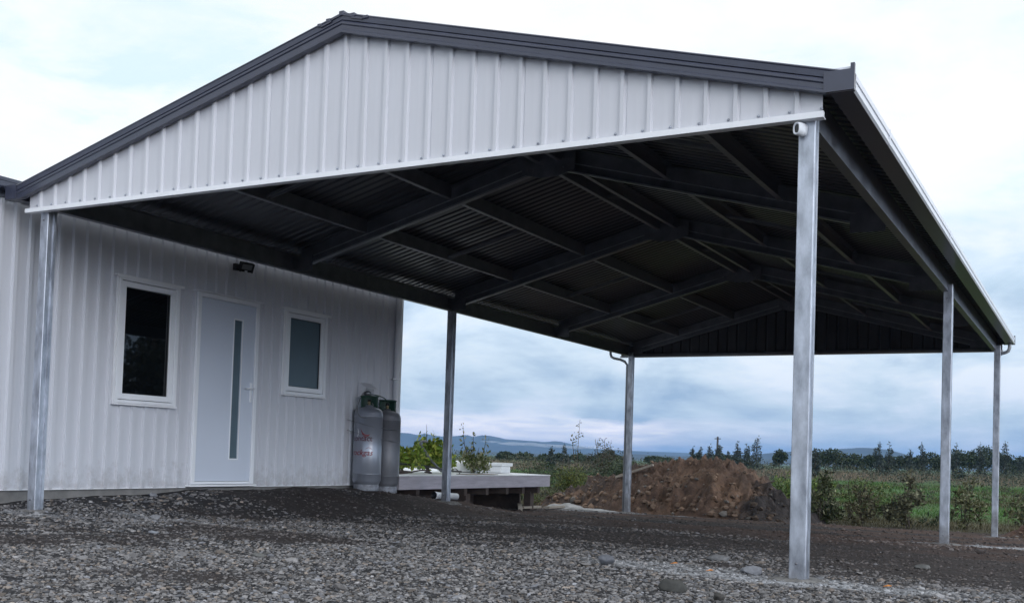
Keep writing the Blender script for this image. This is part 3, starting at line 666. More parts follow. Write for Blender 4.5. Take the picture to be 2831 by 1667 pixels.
# floodlight
fy, fz = 3.11, 2.765
fl = empty('floodlight', (HX+.02, fy, fz), 'small black sensor floodlight on the wall above the door', 'floodlight')
m_ = MB(); m_.box(HX+.02, HX+.06, fy-.06, fy, fz-.045, fz+.035, bev=.005); m_.bar((HX+.05, fy-.03, fz), (HX+.11, fy+.02, fz), .03, .02); m_.build('mounting_box', M['black'], fl)
m_ = MB(); c_ = Vector((HX+.135, fy+.035, fz+.0)); dv = Vector((.85, -.25, -.45)).normalized(); sdv = dv.cross(Vector((0, 0, 1))).normalized(); uv = sdv.cross(dv)
def obox(m_, c_, a, b, d_, n0, n1, n2):
    vs = [c_+a*i*n0+b*j*n1+d_*k2*n2 for i in (-1, 1) for j in (-1, 1) for k2 in (-1, 1)]
    m_.add(vs, [(0,1,3,2), (4,6,7,5), (0,4,5,1), (2,3,7,6), (0,2,6,4), (1,5,7,3)])
obox(m_, c_, sdv, uv, dv, .085, .055, .020); obox(m_, c_-dv*.03, sdv, uv, dv, .05, .035, .014)
for q in (-1, 1): obox(m_, c_+dv*.028+sdv*q*.08, sdv, uv, dv, .006, .055, .010)
obox(m_, c_+dv*.028+uv*.05, sdv, uv, dv, .085, .006, .010); m_.build('lamp_head', M['black'], fl)
m_ = MB(); obox(m_, c_+dv*.0225+uv*.008, sdv, uv, dv, .066, .032, .002); m_.build('lens', M['lens'], fl)
m_ = MB(); obox(m_, c_+dv*.026-uv*.048, sdv, uv, dv, .014, .012, .008); m_.build('motion_sensor', M['upvc'], fl)

# ------------------------------------------------------------------ gas bottles
def text_on_cylinder(txt, size, cx0, cy0, rad, head, zc, name, mt, parent, shear=0.0, squash=1.0):
    cu = bpy.data.curves.new('lettering', 'FONT'); cu.body = txt; cu.size = size; cu.align_x = 'CENTER'; cu.shear = shear; cu.offset = .0015
    tmp = bpy.data.objects.new('lettering_tmp', cu); COL.objects.link(tmp); bpy.context.view_layer.update()
    me0 = bpy.data.meshes.new_from_object(tmp.evaluated_get(bpy.context.evaluated_depsgraph_get()))
    vs = [(v.co.x*squash, v.co.y) for v in me0.vertices]; fs = [tuple(p.vertices) for p in me0.polygons]
    bpy.data.objects.remove(tmp); bpy.data.meshes.remove(me0)
    m_ = MB(); m_.add([(cx0+(rad+.0012)*math.cos(head+x/rad), cy0+(rad+.0012)*math.sin(head+x/rad), zc+y) for x, y in vs], fs)
    return m_.build(name, mt, parent)
def poly_on_cylinder(pts, cx0, cy0, rad, head, zc, name, mt, parent):
    n = len(pts)//2; m_ = MB()
    m_.add([(cx0+(rad+.0012)*math.cos(head+x/rad), cy0+(rad+.0012)*math.sin(head+x/rad), zc+y) for x, y in pts], [(i, i+1, 2*n-2-i, 2*n-1-i) for i in range(n-1)])
    return m_.build(name, mt, parent)
def gas_bottle(cx0, cy0, zb_, label, body_m, logo, collar_rot):
    g = empty('gas_bottle', (cx0, cy0, zb_), label, 'gas bottle', 'gas bottles against the house wall')
    r = .194; m_ = MB()
    m_.lathe(cx0, cy0, [(.02, zb_+.05), (.12, zb_+.055), (.17, zb_+.09), (r, zb_+.14), (r, zb_+.22), (r+.002, zb_+.222), (r+.002, zb_+.232), (r, zb_+.234), (r, zb_+.985), (r+.002, zb_+.987), (r+.002, zb_+.997), (r, zb_+1.0), (r*.99, zb_+1.03), (r*.94, zb_+1.065), (r*.83, zb_+1.095), (r*.6, zb_+1.118), (.05, zb_+1.13), (.045, zb_+1.15), (.0, zb_+1.15)], 40)
    m_.build('body', body_m, g)
    m_ = MB(); m_.lathe(cx0, cy0, [(.168, zb_+.085), (.172, zb_+.07), (.172, zb_+.012), (.176, zb_), (.164, zb_), (.164, zb_+.085)], 36); m_.build('foot_ring', M['ring'], g)
    m_ = MB(); r3 = .118; z0c, z1c = zb_+1.105, zb_+1.265
    n = 40; span = [(collar_rot+R(-62), collar_rot+R(62)), (collar_rot+R(118), collar_rot+R(242))]
    for a0, a1 in ((0, 2*math.pi),):        # top rim
        m_.tube([(cx0+r3*math.cos(a0+(a1-a0)*i/n), cy0+r3*math.sin(a0+(a1-a0)*i/n), z1c) for i in range(n+1)], .010, 8, caps=False)
    for a0, a1 in span[1:]:
        vs = []
        for i in range(13):
            a = a0+(a1-a0)*i/12
            for rr in (r3-.003, r3+.003):
                for z_ in (z0c, z1c): vs.append((cx0+rr*math.cos(a), cy0+rr*math.sin(a), z_))
        m_.add(vs, [f_ for i in range(12) for f_ in ((4*i, 4*i+4, 4*i+5, 4*i+1), (4*i+2, 4*i+3, 4*i+7, 4*i+6))]+[(0, 1, 3, 2), (48, 50, 51, 49)], 0, True)
    for a in (collar_rot+R(-62), collar_rot+R(62)): m_.tube([(cx0+r3*math.cos(a), cy0+r3*math.sin(a), z0c), (cx0+r3*math.cos(a), cy0+r3*math.sin(a), z1c)], .009, 8)
    m_.build('collar', M['green'], g)
    m_ = MB(); m_.tube([(cx0, cy0, zb_+1.14), (cx0, cy0, zb_+1.20)], .018, 12); m_.tube([(cx0-.01, cy0+.0, zb_+1.185), (cx0+.045*math.cos(collar_rot), cy0+.045*math.sin(collar_rot), zb_+1.185)], .016, 12); m_.build('valve', M['brass'], g)
    m_ = MB(); m_.tube([(cx0, cy0, zb_+1.20), (cx0, cy0, zb_+1.225)], .026, 12); m_.build('valve_knob', M['black'], g)
    if logo:
        hd = R(-82)
        text_on_cylinder('contact', .100, cx0, cy0, r, hd, zb_+.665, 'lettering', M['darktext'], g, .15, 1.0)
        text_on_cylinder('rockgas', .105, cx0, cy0, r, hd, zb_+.475, 'lettering', M['red'], g, .25, 1.0)
        up_, lo_ = [], []
        for i in range(15):      # crescent
            t = i/14; x = -.035+.135*t; up_.append((x, .145-.115*math.sin(math.pi*min(1, t*1.15)*.5)**.6+.028*t*t)); lo_.append((x, up_[-1][1]-.042*math.sin(math.pi*(.08+.92*t))))
        poly_on_cylinder(up_+lo_[::-1], cx0, cy0, r, hd+.12, zb_+.70, 'emblem', M['red'], g)
        sw = [(-.062, .13), (-.052, .09), (-.055, .045), (-.070, .02)]; sw2 = [(-.060, .02), (-.040, .045), (-.036, .09), (-.056, .13)]
        poly_on_cylinder(sw+sw2, cx0, cy0, r, hd+.0, zb_+.70, 'emblem', M['whitetext'], g)
        bow = [(-.00+.02*i, .03+.022*math.sin(math.pi*i/4)) for i in range(5)]; poly_on_cylinder(bow+[(x, y-.007) for x, y in bow[::-1]], cx0, cy0, r, hd+.35, zb_+.53, 'emblem', M['red'], g)
    return g
G1 = (-.185, 5.545, .135); G2 = (-.185, 5.975, .105)
gas_bottle(*G1, 'shiny silver gas bottle with red lettering, standing beside the house wall', M['bottle'], True, R(-50))
gas_bottle(*G2, 'plain duller grey gas bottle, between the lettered bottle and the house corner', M['bottle_dull'], False, R(-50))
# restraint chains round both bottles
def wrap(zs, zt_, sag, label):
    pts = []; rr = .200
    pts.append((HX+.02, 5.36, zs+.04))
    for a in np.linspace(-100, -38, 9): pts.append((G1[0]+rr*math.cos(R(a)), G1[1]+rr*math.sin(R(a)), zs+(zt_-zs)*(a+100)/62*.6-sag*.2))
    pts.append((G1[0]+rr*.985, G1[1]+.05, zs+(zt_-zs)*.75-sag)); pts.append((.0, 5.80, zs+(zt_-zs)*.85-sag))
    for a in np.linspace(-20, 45, 7): pts.append((G2[0]+rr*math.cos(R(a)), G2[1]+rr*math.sin(R(a)), zt_))
    pts.append((HX+.02, 6.24, zt_+.02))
    tagp(MB().tube(pts, .0042, 6).build('restraint_chain', M['chain'], origin=(HX, 5.8, zs)), label, 'chain', 'chains round the gas bottles')
wrap(1.04, .96, .0, 'upper steel chain looped around the shoulders of both gas bottles')
wrap(.90, .80, .0, 'lower sagging steel chain looped around the middle of both gas bottles')
# hooded vent and pigtail hose
vh = empty('regulator_cover', (HX, 5.66, 1.45), 'folded galvanised regulator cover on the wall above the gas bottles', 'regulator cover')
m_ = MB(); m_.box(HX+.021, HX+.026, 5.58, 5.84, 1.36, 1.60)
vs = [(HX+.026, 5.585, 1.60), (HX+.026, 5.835, 1.60), (HX+.16, 5.835, 1.52), (HX+.16, 5.585, 1.52), (HX+.026, 5.585, 1.594), (HX+.026, 5.835, 1.594), (HX+.16, 5.835, 1.514), (HX+.16, 5.585, 1.514)]
m_.add(vs, [(0,1,2,3), (7,6,5,4), (0,4,5,1), (1,5,6,2), (2,6,7,3), (3,7,4,0)])
m_.add([(HX+.026, 5.585, 1.594), (HX+.16, 5.585, 1.514), (HX+.026, 5.585, 1.40), (HX+.026, 5.588, 1.594), (HX+.16, 5.588, 1.514), (HX+.026, 5.588, 1.40)], [(0, 1, 2), (5, 4, 3), (0, 3, 4, 1), (1, 4, 5, 2)])
m_.build('hood', M['clad'], vh); MB().lathe(HX+.09, 5.70, [(.0, 1.42), (.045, 1.425), (.05, 1.45), (.05, 1.47), (.02, 1.49), (.0, 1.49)], 18).build('regulator', M['chain'], vh)
def spl(pts, n=8):
    P = [Vector(p) for p in pts]; out = []
    for i in range(len(P)-1):
        p0, p1, p2, p3 = P[max(i-1, 0)], P[i], P[i+1], P[min(i+2, len(P)-1)]
        for j in range(n):
            t = j/n; out.append(.5*((2*p1)+(p2-p0)*t+(2*p0-5*p1+4*p2-p3)*t*t+(3*p1-p0-3*p2+p3)*t**3))
    return out+[P[-1]]
def hose(name, pts, r, mt, label, cat='hose', group=None):
    return tagp(MB().tube(spl(pts), r, 8).build(name, mt, origin=pts[0]), label, cat, group)
hose('gas_hose', [(HX+.09, 5.68, 1.43), (-.26, 5.45, 1.38), (-.22, 5.33, 1.22), (-.16, 5.32, 1.12), (-.08, 5.42, 1.13), (-.13, 5.56, 1.27), (-.175, 5.60, 1.315)], .007, M['hose'], 'thin grey gas hose looping out left of the lettered gas bottle')
hose('gas_hose', [(HX+.09, 5.72, 1.44), (-.28, 5.80, 1.44), (-.20, 5.92, 1.40), (-.16, 5.99, 1.30)], .007, M['green'], 'short green gas hose running over to the plain gas bottle')

# ------------------------------------------------------------------ deck platform behind the house
DX, DY0, DY1 = -.38, 6.62, 11.55
deck = empty('deck_platform', (-2.2, 9, -.15), 'low timber platform with weathered edge board and bright white sheet top, behind the house corner', 'platform')
m_ = MB(); m_.box(DX-.045, DX, DY0, DY1, .118, .312, bev=.003); m_.build('edge_board', M['board'], deck)
m_ = MB(); m_.box(-4.2, DX-.046, DY1-.045, DY1, .118, .312); m_.build('end_board', M['board'], deck)
MB().box(-4.2, -.95, DY1-.10, DY1-.055, -.42, .110).build('blocking_board', M['timber'], deck)  # dark board added to block the daylight under the platform
MB().box(-4.25, -4.205, DY0, DY1-.11, -.42, .110).build('blocking_board', M['timber'], deck)  # second added board, keeps the space below dark
m_ = MB(); m_.add([(DX+.0, DY0, .316), (DX+.0, DY1+.02, .316), (-4.2, DY1+.02, .36), (-4.2, DY0+.02, .36), (DX+.0, DY0, .330), (DX+.0, DY1+.02, .330), (-4.2, DY1+.02, .372), (-4.2, DY0+.02, .372)], [(3,2,1,0), (4,5,6,7), (0,1,5,4), (1,2,6,5), (2,3,7,6), (3,0,4,7)])
m_.build('white_sheet', M['sheet'], deck)
for y in (7.2, 7.9, 8.6, 9.3, 10.0, 10.6, 11.2):
    m_ = MB(); m_.box(-4.1, DX-.05, y-.045, y+.045, .0, .117); m_.build('joist', M['timber'], deck)
for x, y in ((DX-.25, 8.9), (DX-.25, 11.2), (-1.9, 8.9), (-1.9, 11.2), (-3.6, 8.9), (-3.6, 11.2)):
    m_ = MB(); m_.box(x-.07, x+.07, y-.07, y+.07, float(ground_z(x, y))-.1, .02 if True else 0, bev=.006); m_.build('pile', M['timber'], deck)
for x, ya, yb, zlo in ((-1.9, 6.7, 10.3, -.40), (-2.9, 6.7, 11.45, -.42), (-1.0, 6.7, 9.4, -.36)):  # bearers added at full height so the under-deck stays dark
    m_ = MB(); m_.box(x-.04, x+.04, ya, yb, zlo, -.001); m_.build('blocking_bearer', M['timber'], deck)
wx, wy = -1.15, 10.9
tb = empty('lidded_tub', (wx, wy, .335), 'white rectangular tub with a lid standing on the white platform', 'tub')
m_ = MB(); m_.box(wx-.20, wx+.20, wy-.20, wy+.16, .345, .46, bev=.02); m_.build('tub', M['sheet'], tb)
m_ = MB(); m_.box(wx-.23, wx+.23, wy-.23, wy+.19, .465, .525, bev=.012); m_.build('lid', M['sheet'], tb)
sx_, sy_ = -1.50, 10.25
m_ = MB(); m_.lathe(sx_, sy_, [(.0, .545), (.22, .54), (.34, .52), (.42, .48), (.45, .42), (.45, .355)], 26)
tagp(m_.build('domed_cover', M['sheet'], origin=(sx_, sy_, .35)), 'white domed cover lying on the white platform behind the leafy plants', 'cover')
hose('pipe_coil', [(-.75, 6.7, .345), (-.65, 7.1, .38), (-.75, 7.5, .36), (-.95, 7.3, .37), (-.85, 6.9, .36), (-.6, 7.0, .35), (-.55, 7.5, .40), (-.65, 7.9, .355), (-.9, 8.1, .36)], .012, M['timber'], 'loose brown pipe coiled on the white platform beside the gas bottles', 'pipe')
hose('conduit', [(-.78, 6.75, .50), (-.9, 8.0, .46), (-.9, 8.9, .38), (-.95, 9.3, .365)], .016, M['black'], 'thin black conduit lying along the white platform in front of the leafy plants', 'conduit')
hose('flexible_pipe', [(-.9, 8.6, .37), (-.95, 8.35, .55), (-.97, 8.15, .72), (-.97, 8.05, .80), (-.97, 8.1, .845), (-.97, 8.25, .84)], .020, M['hose'], 'thick grey flexible pipe curving up among the leafy plants on the platform', 'pipe')
hose('cable', [(-.55, 8.6, .345), (-.40, 8.2, .43), (-.33, 7.9, .36), (-.30, 7.8, .20), (-.28, 7.85, .05), (-.2, 8.0, -.08)], .008, M['black'], 'thin dark cable hanging over the edge board of the platform', 'cable')
m_ = MB(); m_.box(-.62, -.40, 8.6, 9.6, .334, .344); tagp(m_.build('plywood_strip', M['offcut'], origin=(-.5, 9.1, .334)), 'thin pale plywood strip lying along the edge of the white platform', 'wood')
# drain pipe in front of the platform
gz = .045
m_ = MB(); a, b = Vector((-.15, 7.20, .042)), Vector((-.13, 7.85, .012)); dirv = (b-a).normalized()
for ra, rb in ((.052, .045),):
    n = 24; sdv = dirv.cross(Vector((0, 0, 1))).normalized(); uv = sdv.cross(dirv)
    st = [(0, .056), (.06, .056), (.062, .050), (.62, .050)]; rings = [[a+dirv*s0+(sdv*math.cos(2*math.pi*j/n)+uv*math.sin(2*math.pi*j/n))*r0 for j in range(n)] for s0, r0 in st+[(.62, .045), (0, .045)]]
    vs = [v for g_ in rings for v in g_]; k6 = len(rings)
    m_.add(vs, [(i*n+j, i*n+(j+1) % n, ((i+1) % k6)*n+(j+1) % n, ((i+1) % k6)*n+j) for i in range(k6) for j in range(n)], 0, True); m_.mi = [1 if i >= k6-2 else 0 for i in range(k6) for j in range(n)]  # inner faces black: the shade inside the pipe is painted
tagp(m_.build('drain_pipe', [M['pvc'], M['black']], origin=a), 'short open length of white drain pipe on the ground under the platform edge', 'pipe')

# scrap timber and sheet on the ground behind the deck
def plank(name, a, b, w_, h_, mt, label, cat='plank', group=None):
    m_ = MB().bar(a, b, w_, h_); return tagp(m_.build(name, mt, origin=a), label, cat, group)
def gp(x, y, h_=.03): return (x, y, float(ground_z(x, y))+h_)
plank('plank', gp(.05, 9.6), gp(-.5, 10.6, .10), .07, .04, M['offcut'], 'short plank tilted up out of the soil under the platform edge', group='scrap planks on the ground')
plank('plank', gp(-.45, 10.6, .05), gp(-.8, 12.0, .05), .08, .04, M['offcut'], 'grey plank lying behind the tilted short plank', group='scrap planks on the ground')
plank('plank', gp(-.6, 11.9, .05), gp(-1.3, 14.2, .05), .09, .04, M['offcut'], 'long pale plank lying between the platform and the pale plastic sheet', group='scrap planks on the ground')
def rag(cx0, cy0, sx0, sy0, h_, seed, label):
    n = 22; vs = []; xs = np.linspace(-1, 1, n)
    for a in xs:
        for b in xs:
            e = max(0, 1-(abs(a)**3+abs(b)**3)); nn0 = float(fbm(np.array([a*2.2+seed]), np.array([b*2.2]), seed)[0])
            x = cx0+a*sx0*(1+.25*(nn0-.5)); y = cy0+b*sy0*(1+.4*(nn0-.5)); vs.append((x, y, float(ground_z(x, y))+.012+h_*nn0*e))
    m_ = MB(); m_.add(vs, [(i*n+j, (i+1)*n+j, (i+1)*n+j+1, i*n+j+1) for i in range(n-1) for j in range(n-1)], 0, True)
    tagp(m_.build('plastic_sheet', M['cloth'], origin=(cx0, cy0, float(ground_z(cx0, cy0)))), label, 'plastic sheet')
rag(-1.30, 14.2, .38, .42, .16, 4, 'crumpled pale plastic sheet on the ground between the platform and the dirt mound')
rag(-.35, 13.2, .6, .22, .07, 9, 'flat dirty plastic sheet on the ground left of the far post')

# ------------------------------------------------------------------ dirt mound
def mound(name, xa, ya, xb, yb, ts, hs, depth, label, seed, cols, n_rock=260, rs=(.02, .09)):
    org = ((xa+xb)/2, (ya+yb)/2, float(ground_z((xa+xb)/2, (ya+yb)/2)))
    root = empty(name, org, label, 'dirt pile')
    L_ = math.hypot(xb-xa, yb-ya); ux, uy = (xb-xa)/L_, (yb-ya)/L_; vx, vy = -uy, ux
    if vy < 0: vx, vy = -vx, -vy
    nu, nv = int(L_/.035), int(depth*2/.045); U, Vv = np.meshgrid(np.linspace(0, 1, nu), np.linspace(-1, 1, nv), indexing='ij')
    u, v = U.ravel(), Vv.ravel(); x = xa+ux*L_*u+vx*depth*v; y = ya+uy*L_*u+vy*depth*v
    crest = np.interp(u, ts, hs); prof = np.clip(1-np.abs(v)**1.25, 0, 1)**.9
    g0 = ground_z(x, y); n1_ = fbm(x*1.3+seed, y*1.3, seed); n2_ = fbm(x*4, y*4, seed+3, 4); n3_ = fbm(x*11, y*11, seed+7, 3)
    hgt = crest*prof; act = np.clip(hgt/.25, 0, 1)
    n4_ = fbm(x*20, y*26, seed+11, 3); rd = 1-np.abs(2*fbm(x*6, y*6, seed+15, 3)-1)
    z = g0+hgt+act*(.26*(n1_-.5)+.40*(n2_-.5)+.20*(n3_-.5)+.15*(n4_-.5)+.20*(rd-.75))-.03*(1-act)
    F = np.arange((nu-1)*nv).reshape(nu-1, nv)[:, :-1].ravel(); F = np.c_[F, F+nv, F+nv+1, F+1]
    c0, c1_, c2 = [np.array(c) for c in cols]
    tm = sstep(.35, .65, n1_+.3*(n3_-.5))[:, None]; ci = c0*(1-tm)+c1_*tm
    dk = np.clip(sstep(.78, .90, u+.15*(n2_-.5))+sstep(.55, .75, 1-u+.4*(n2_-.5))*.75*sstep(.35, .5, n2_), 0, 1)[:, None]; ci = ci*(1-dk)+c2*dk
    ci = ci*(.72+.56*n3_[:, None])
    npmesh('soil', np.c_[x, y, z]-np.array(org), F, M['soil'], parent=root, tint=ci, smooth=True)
    r_ = np.random.default_rng(seed); pu = r_.uniform(.02, .99, n_rock); pv = -r_.uniform(0, 1, n_rock)**.6*.98
    low = (-pv)**2; sz = (rs[0]+(rs[1]-rs[0])*r_.uniform(size=n_rock)**4)*(.6+.55*low)
    px = xa+ux*L_*pu+vx*depth*pv; py = ya+uy*L_*pu+vy*depth*pv
    iu = np.clip((pu*(nu-1)).round().astype(int), 0, nu-1); iv = np.clip(((pv+1)/2*(nv-1)).round().astype(int), 0, nv-1)
    pz = z[iu*nv+iv]+sz*.25; vv = r_.uniform(.5, 1.25, n_rock)[:, None]
    tt = np.where(r_.uniform(size=(n_rock, 1)) < .86, np.array([.175, .115, .078]), np.array([.17, .155, .14]))*vv
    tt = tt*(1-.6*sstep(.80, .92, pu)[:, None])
    V, F, T = stones(np.c_[px, py, pz]-np.array(org), sz, tt, .7, .30)
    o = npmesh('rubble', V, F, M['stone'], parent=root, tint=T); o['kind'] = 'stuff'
    return root
MT_, MH_ = (0, .10, .22, .34, .42, .50, .58, .66, .74, .82, .90, .96, 1), (.0, .32, .72, .90, 1.0, 1.05, 1.12, 1.20, 1.10, .85, .55, .25, .0)
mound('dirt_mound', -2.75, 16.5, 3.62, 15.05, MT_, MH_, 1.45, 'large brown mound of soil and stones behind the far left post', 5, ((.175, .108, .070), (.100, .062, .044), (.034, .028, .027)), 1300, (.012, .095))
mound('dirt_mound', 6.98, 14.6, 9.4, 15.4, (0, .2, .5, .8, 1), (.0, .28, .42, .3, 0), .7, 'low reddish heap of soil at the right edge beyond the far right post', 12, ((.13, .065, .042), (.10, .055, .038), (.05, .035, .03)), 240, (.02, .06))
plank('plank', (-.62, 15.25, .27), (.20, 15.30, .56), .10, .045, M['offcut'], 'pale plank lying slanted on the upper left of the large dirt mound')
hose('stick', [(2.15, 14.75, .02), (2.5, 14.9, .20), (2.85, 15.05, .33)], .010, M['timber'], 'thin dark stick poking out of the right slope of the dirt mound', 'stick')

# ------------------------------------------------------------------ vegetation
def leaves(P, size, tint, asp=.5, up_bias=.3, fold=True):
    """one pointed leaf (4-gon) per point"""
    n = len(P); d = rng.normal(size=(n, 3)); d[:, 2] += up_bias; d /= np.linalg.norm(d, axis=1)[:, None]
    s = np.cross(d, rng.normal(size=(n, 3))); s /= np.linalg.norm(s, axis=1)[:, None]
    sz = size[:, None] if isinstance(size, np.ndarray) else size
    V = np.stack([P, P+d*sz*.5+s*sz*asp*.5, P+d*sz, P+d*sz*.5-s*sz*asp*.5], 1).reshape(-1, 3)
    F = np.arange(4*n).reshape(n, 4); return V, F, np.repeat(tint, 4, 0)
def tints(n, c, var=.35, alt=None, p=.2):
    t = np.array(c)[None]*rng.uniform(1-var, 1+var, (n, 1))
    if alt is not None:
        m = rng.uniform(size=n) < p; t[m] = np.array(alt)[None]*rng.uniform(1-var, 1+var, (m.sum(), 1))
    return t
def plant(name, x, y, z, blobs, n, lsz, col, label, cat, group=None, alt=None, p=.2, asp=.5, stems=None, trunk_r=.01, foliage='foliage', fill=.35, up_bias=.3):
    root = empty(name, (x, y, z), label, cat, group); tot = sum(b[3]*b[4]*b[5] for b in blobs)**1.0; PP = []
    for bx, by, bz, rx, ry, rz in blobs:
        k_ = max(6, int(n*(rx*ry*rz)/tot)); q = rng.normal(size=(k_, 3)); q /= np.linalg.norm(q, axis=1)[:, None]
        q *= (rng.uniform(fill, 1.08, k_)**.5)[:, None]; PP.append(q*np.array([rx, ry, rz])+np.array([bx, by, bz]))
    P = np.concatenate(PP)
    # drop leaves in random hollows so gaps show
    h_ = np.sin(P[:, 0]*9/max(.3, lsz*8)+x*3)*np.sin(P[:, 2]*8/max(.3, lsz*8)+y)+.5*np.sin(P[:, 1]*7/max(.3, lsz*8)+P[:, 2]*5)
    P = P[h_ > -.75]; P[:, 2] = np.maximum(P[:, 2], .01)
    V, F, T = leaves(P, lsz*rng.uniform(.6, 1.25, len(P)), tints(len(P), col, .4, alt, p), asp, up_bias)
    npmesh(foliage, V, F, M['leaf'], parent=root, tint=T)
    m_ = MB()
    for st in (stems or [[(0, 0, 0), (blobs[-1][0], blobs[-1][1], blobs[-1][2])]]):
        pts = spl([(x+a, y+b, z+c) for a, b, c in st], 4); m_.tube(pts, trunk_r, 6, rads=[trunk_r*(1-.75*i/len(pts)) for i in range(len(pts))])
    m_.build('stem' if trunk_r < .03 else 'trunk', M['bark'], root)
    return root
# young laurel-like shrubs along the pad
for i, (x, y, h_, w_, lb) in enumerate(((3.60, 15.75, 1.00, .26, 'dark leafy shrub just right of the nearest post, first of the planted row'), (4.35, 15.95, .86, .20, 'sparse narrow shrub, second in the row from the nearest post'), (5.20, 16.15, 1.07, .27, 'tallest dark shrub with purplish leaves, halfway between the nearest post and the middle right post'), (6.20, 16.7, .98, .30, 'olive twiggy shrub between the middle right post and the far right post'), (7.05, 19.6, .75, .25, 'low round shrub right of the far right post'))):
    z = float(ground_z(x, y)); bl = []
    for k_ in range(9):
        t = k_/8; a = rng.uniform(0, 6.28); ww = w_*(.75+.70*math.sin(math.pi*min(1, t*1.05+.12)))*rng.uniform(.75, 1.25)
        bl.append((math.cos(a)*ww*.60, math.sin(a)*ww*.60, h_*(.12+.80*t), ww*.55, ww*.55, h_*.12))
    st = [[(rng.uniform(-.05, .05), rng.uniform(-.05, .05), 0), (rng.uniform(-.1, .1)*1, 0, h_*.5), (rng.uniform(-w_, w_)*.6, 0, h_*.98)] for _ in range(5)]
    col = [(.055, .070, .028), (.080, .070, .036), (.062, .062, .034), (.075, .080, .030), (.07, .07, .03)][i]
    plant('shrub', x, y, z, bl, [1500, 620, 1250, 800, 600][i], .11, col, lb, 'shrub', 'shrubs planted along the edge of the pad', (.17, .17, .10), .30, .34, st, .008)
# weedy broom bushes
def bush(x, y, h_, w_, n, col, alt, lb, cat='bush', lsz=.06, z=None, group=None, asp=.35):
    bl = []
    for k_ in range(12):
        a = rng.uniform(0, 6.28); rr = w_*math.sqrt(rng.uniform(0, 1))*.72; hh = h_*(.30+.45*rng.uniform()*(1-rr/w_*.5)); bl.append((math.cos(a)*rr, math.sin(a)*rr, hh, w_*.33, w_*.33, h_*.28))
    st = [[(rng.uniform(-.1, .1), rng.uniform(-.1, .1), 0), (rng.uniform(-.5, .5)*w_, rng.uniform(-.5, .5)*w_, h_*.9)] for _ in range(6)]
    return plant('bush', x, y, float(ground_z(x, y)) if z is None else z, bl, n, lsz, col, lb, cat, group, alt, .25, asp, st, .010)
bush(2.55, 17.6, 1.15, 1.15, 5200, (.07, .12, .025), (.13, .17, .04), 'bright green weedy bush behind the right slope of the large dirt mound', lsz=.075)
bush(3.6, 19.0, 1.05, .9, 2600, (.06, .10, .025), (.11, .13, .04), 'green bush behind the nearest post, right of the bright weedy bush', lsz=.075)
bush(-3.15, 18.4, 1.15, .55, 2400, (.075, .095, .022), (.14, .15, .03), 'yellow-green bush between the platform and the dirt mound', lsz=.07)
bush(-2.05, 15.5, .42, .28, 700, (.07, .09, .02), (.12, .13, .03), 'small low yellow-green weed at the left foot of the dirt mound', 'weed', .05)
bush(-.75, 14.95, .34, .26, 650, (.08, .085, .02), (.15, .13, .04), 'small olive weed growing on the dirt mound just left of the far left post', 'weed', .05)
bush(-1.75, 13.7, .22, .18, 260, (.06, .08, .02), (.1, .11, .03), 'tiny green weed by the end of the platform', 'weed', .05)
bush(-3.9, 23.5, 1.35, 1.3, 3400, (.030, .050, .025), (.06, .07, .03), 'dark green thicket behind the far left post', lsz=.09)
bush(-6.5, 24.5, 1.2, 1.4, 2600, (.032, .052, .024), (.055, .07, .03), 'dark green thicket left of the yellow-green bush', lsz=.09)
bush(-5.35, 25.4, 1.95, .75, 3200, (.040, .040, .026), (.06, .05, .03), 'tall round brownish-green bush left of the far left post', lsz=.08)
plant('sapling', -5.25, 23.2, float(ground_z(-5.25, 23.2)), [(-.05, 0, .6, .15, .15, .3), (0, 0, 1.2, .16, .16, .25), (-.08, 0, 1.7, .14, .14, .2), (.10, 0, 1.85, .10, .10, .12), (.05, 0, 2.15, .07, .07, .16)], 260, .07, (.045, .06, .03), 'tall thin sapling standing in front of the round brownish bush', 'sapling', alt=(.12, .12, .08), p=.3, stems=[[(0, 0, 0), (.03, 0, 1.1), (.08, 0, 2.3)], [(0, 0, .8), (-.15, 0, 1.6)]], trunk_r=.014)
# leafy plants on / behind the deck
def citrus(x, y, h_, w_, n, lb, col=(.15, .235, .025), alt=(.33, .38, .06), lsz=.085, spikes=()):
    bl = [(rng.uniform(-w_, w_)*.55, rng.uniform(-w_, w_)*.4, h_*rng.uniform(.2, .62), w_*.36, w_*.36, h_*.22) for _ in range(9)]
    st = [[(rng.uniform(-.04, .04), 0, 0), (rng.uniform(-w_, w_)*.5, 0, h_*.75)] for _ in range(5)]
    for sx0, sh in spikes:
        for k_ in range(3): bl.append((sx0+rng.uniform(-.02, .02), 0, sh*(.62+.17*k_), .045, .045, sh*.09))
        st.append([(0, 0, 0), (sx0*.8, 0, sh*.6), (sx0, 0, sh)])
    return plant('leafy_plant', x, y, .335, bl, n, lsz, col, lb, 'plant', 'leafy plants by the white platform', alt, .35, .55, st, .008, up_bias=.5)
citrus(-1.15, 7.75, .56, .52, 1300, 'lush bright green plant beside the gas bottles, behind the platform pipes', spikes=())
citrus(-1.20, 8.65, .66, .56, 1500, 'tallest bright green plant, just left of the post by the platform', spikes=((-.05, .80), (.10, .66), (-.2, .62)))
citrus(-1.30, 9.35, .50, .28, 480, 'small bright green plant just right of the post by the platform')
citrus(-1.05, 9.85, .60, .32, 800, 'speckled pale-leaved plant in front of the white tub and domed cover', (.11, .14, .04), (.36, .36, .22), .065, spikes=((-.22, .82), (.0, .66), (.25, .60)))
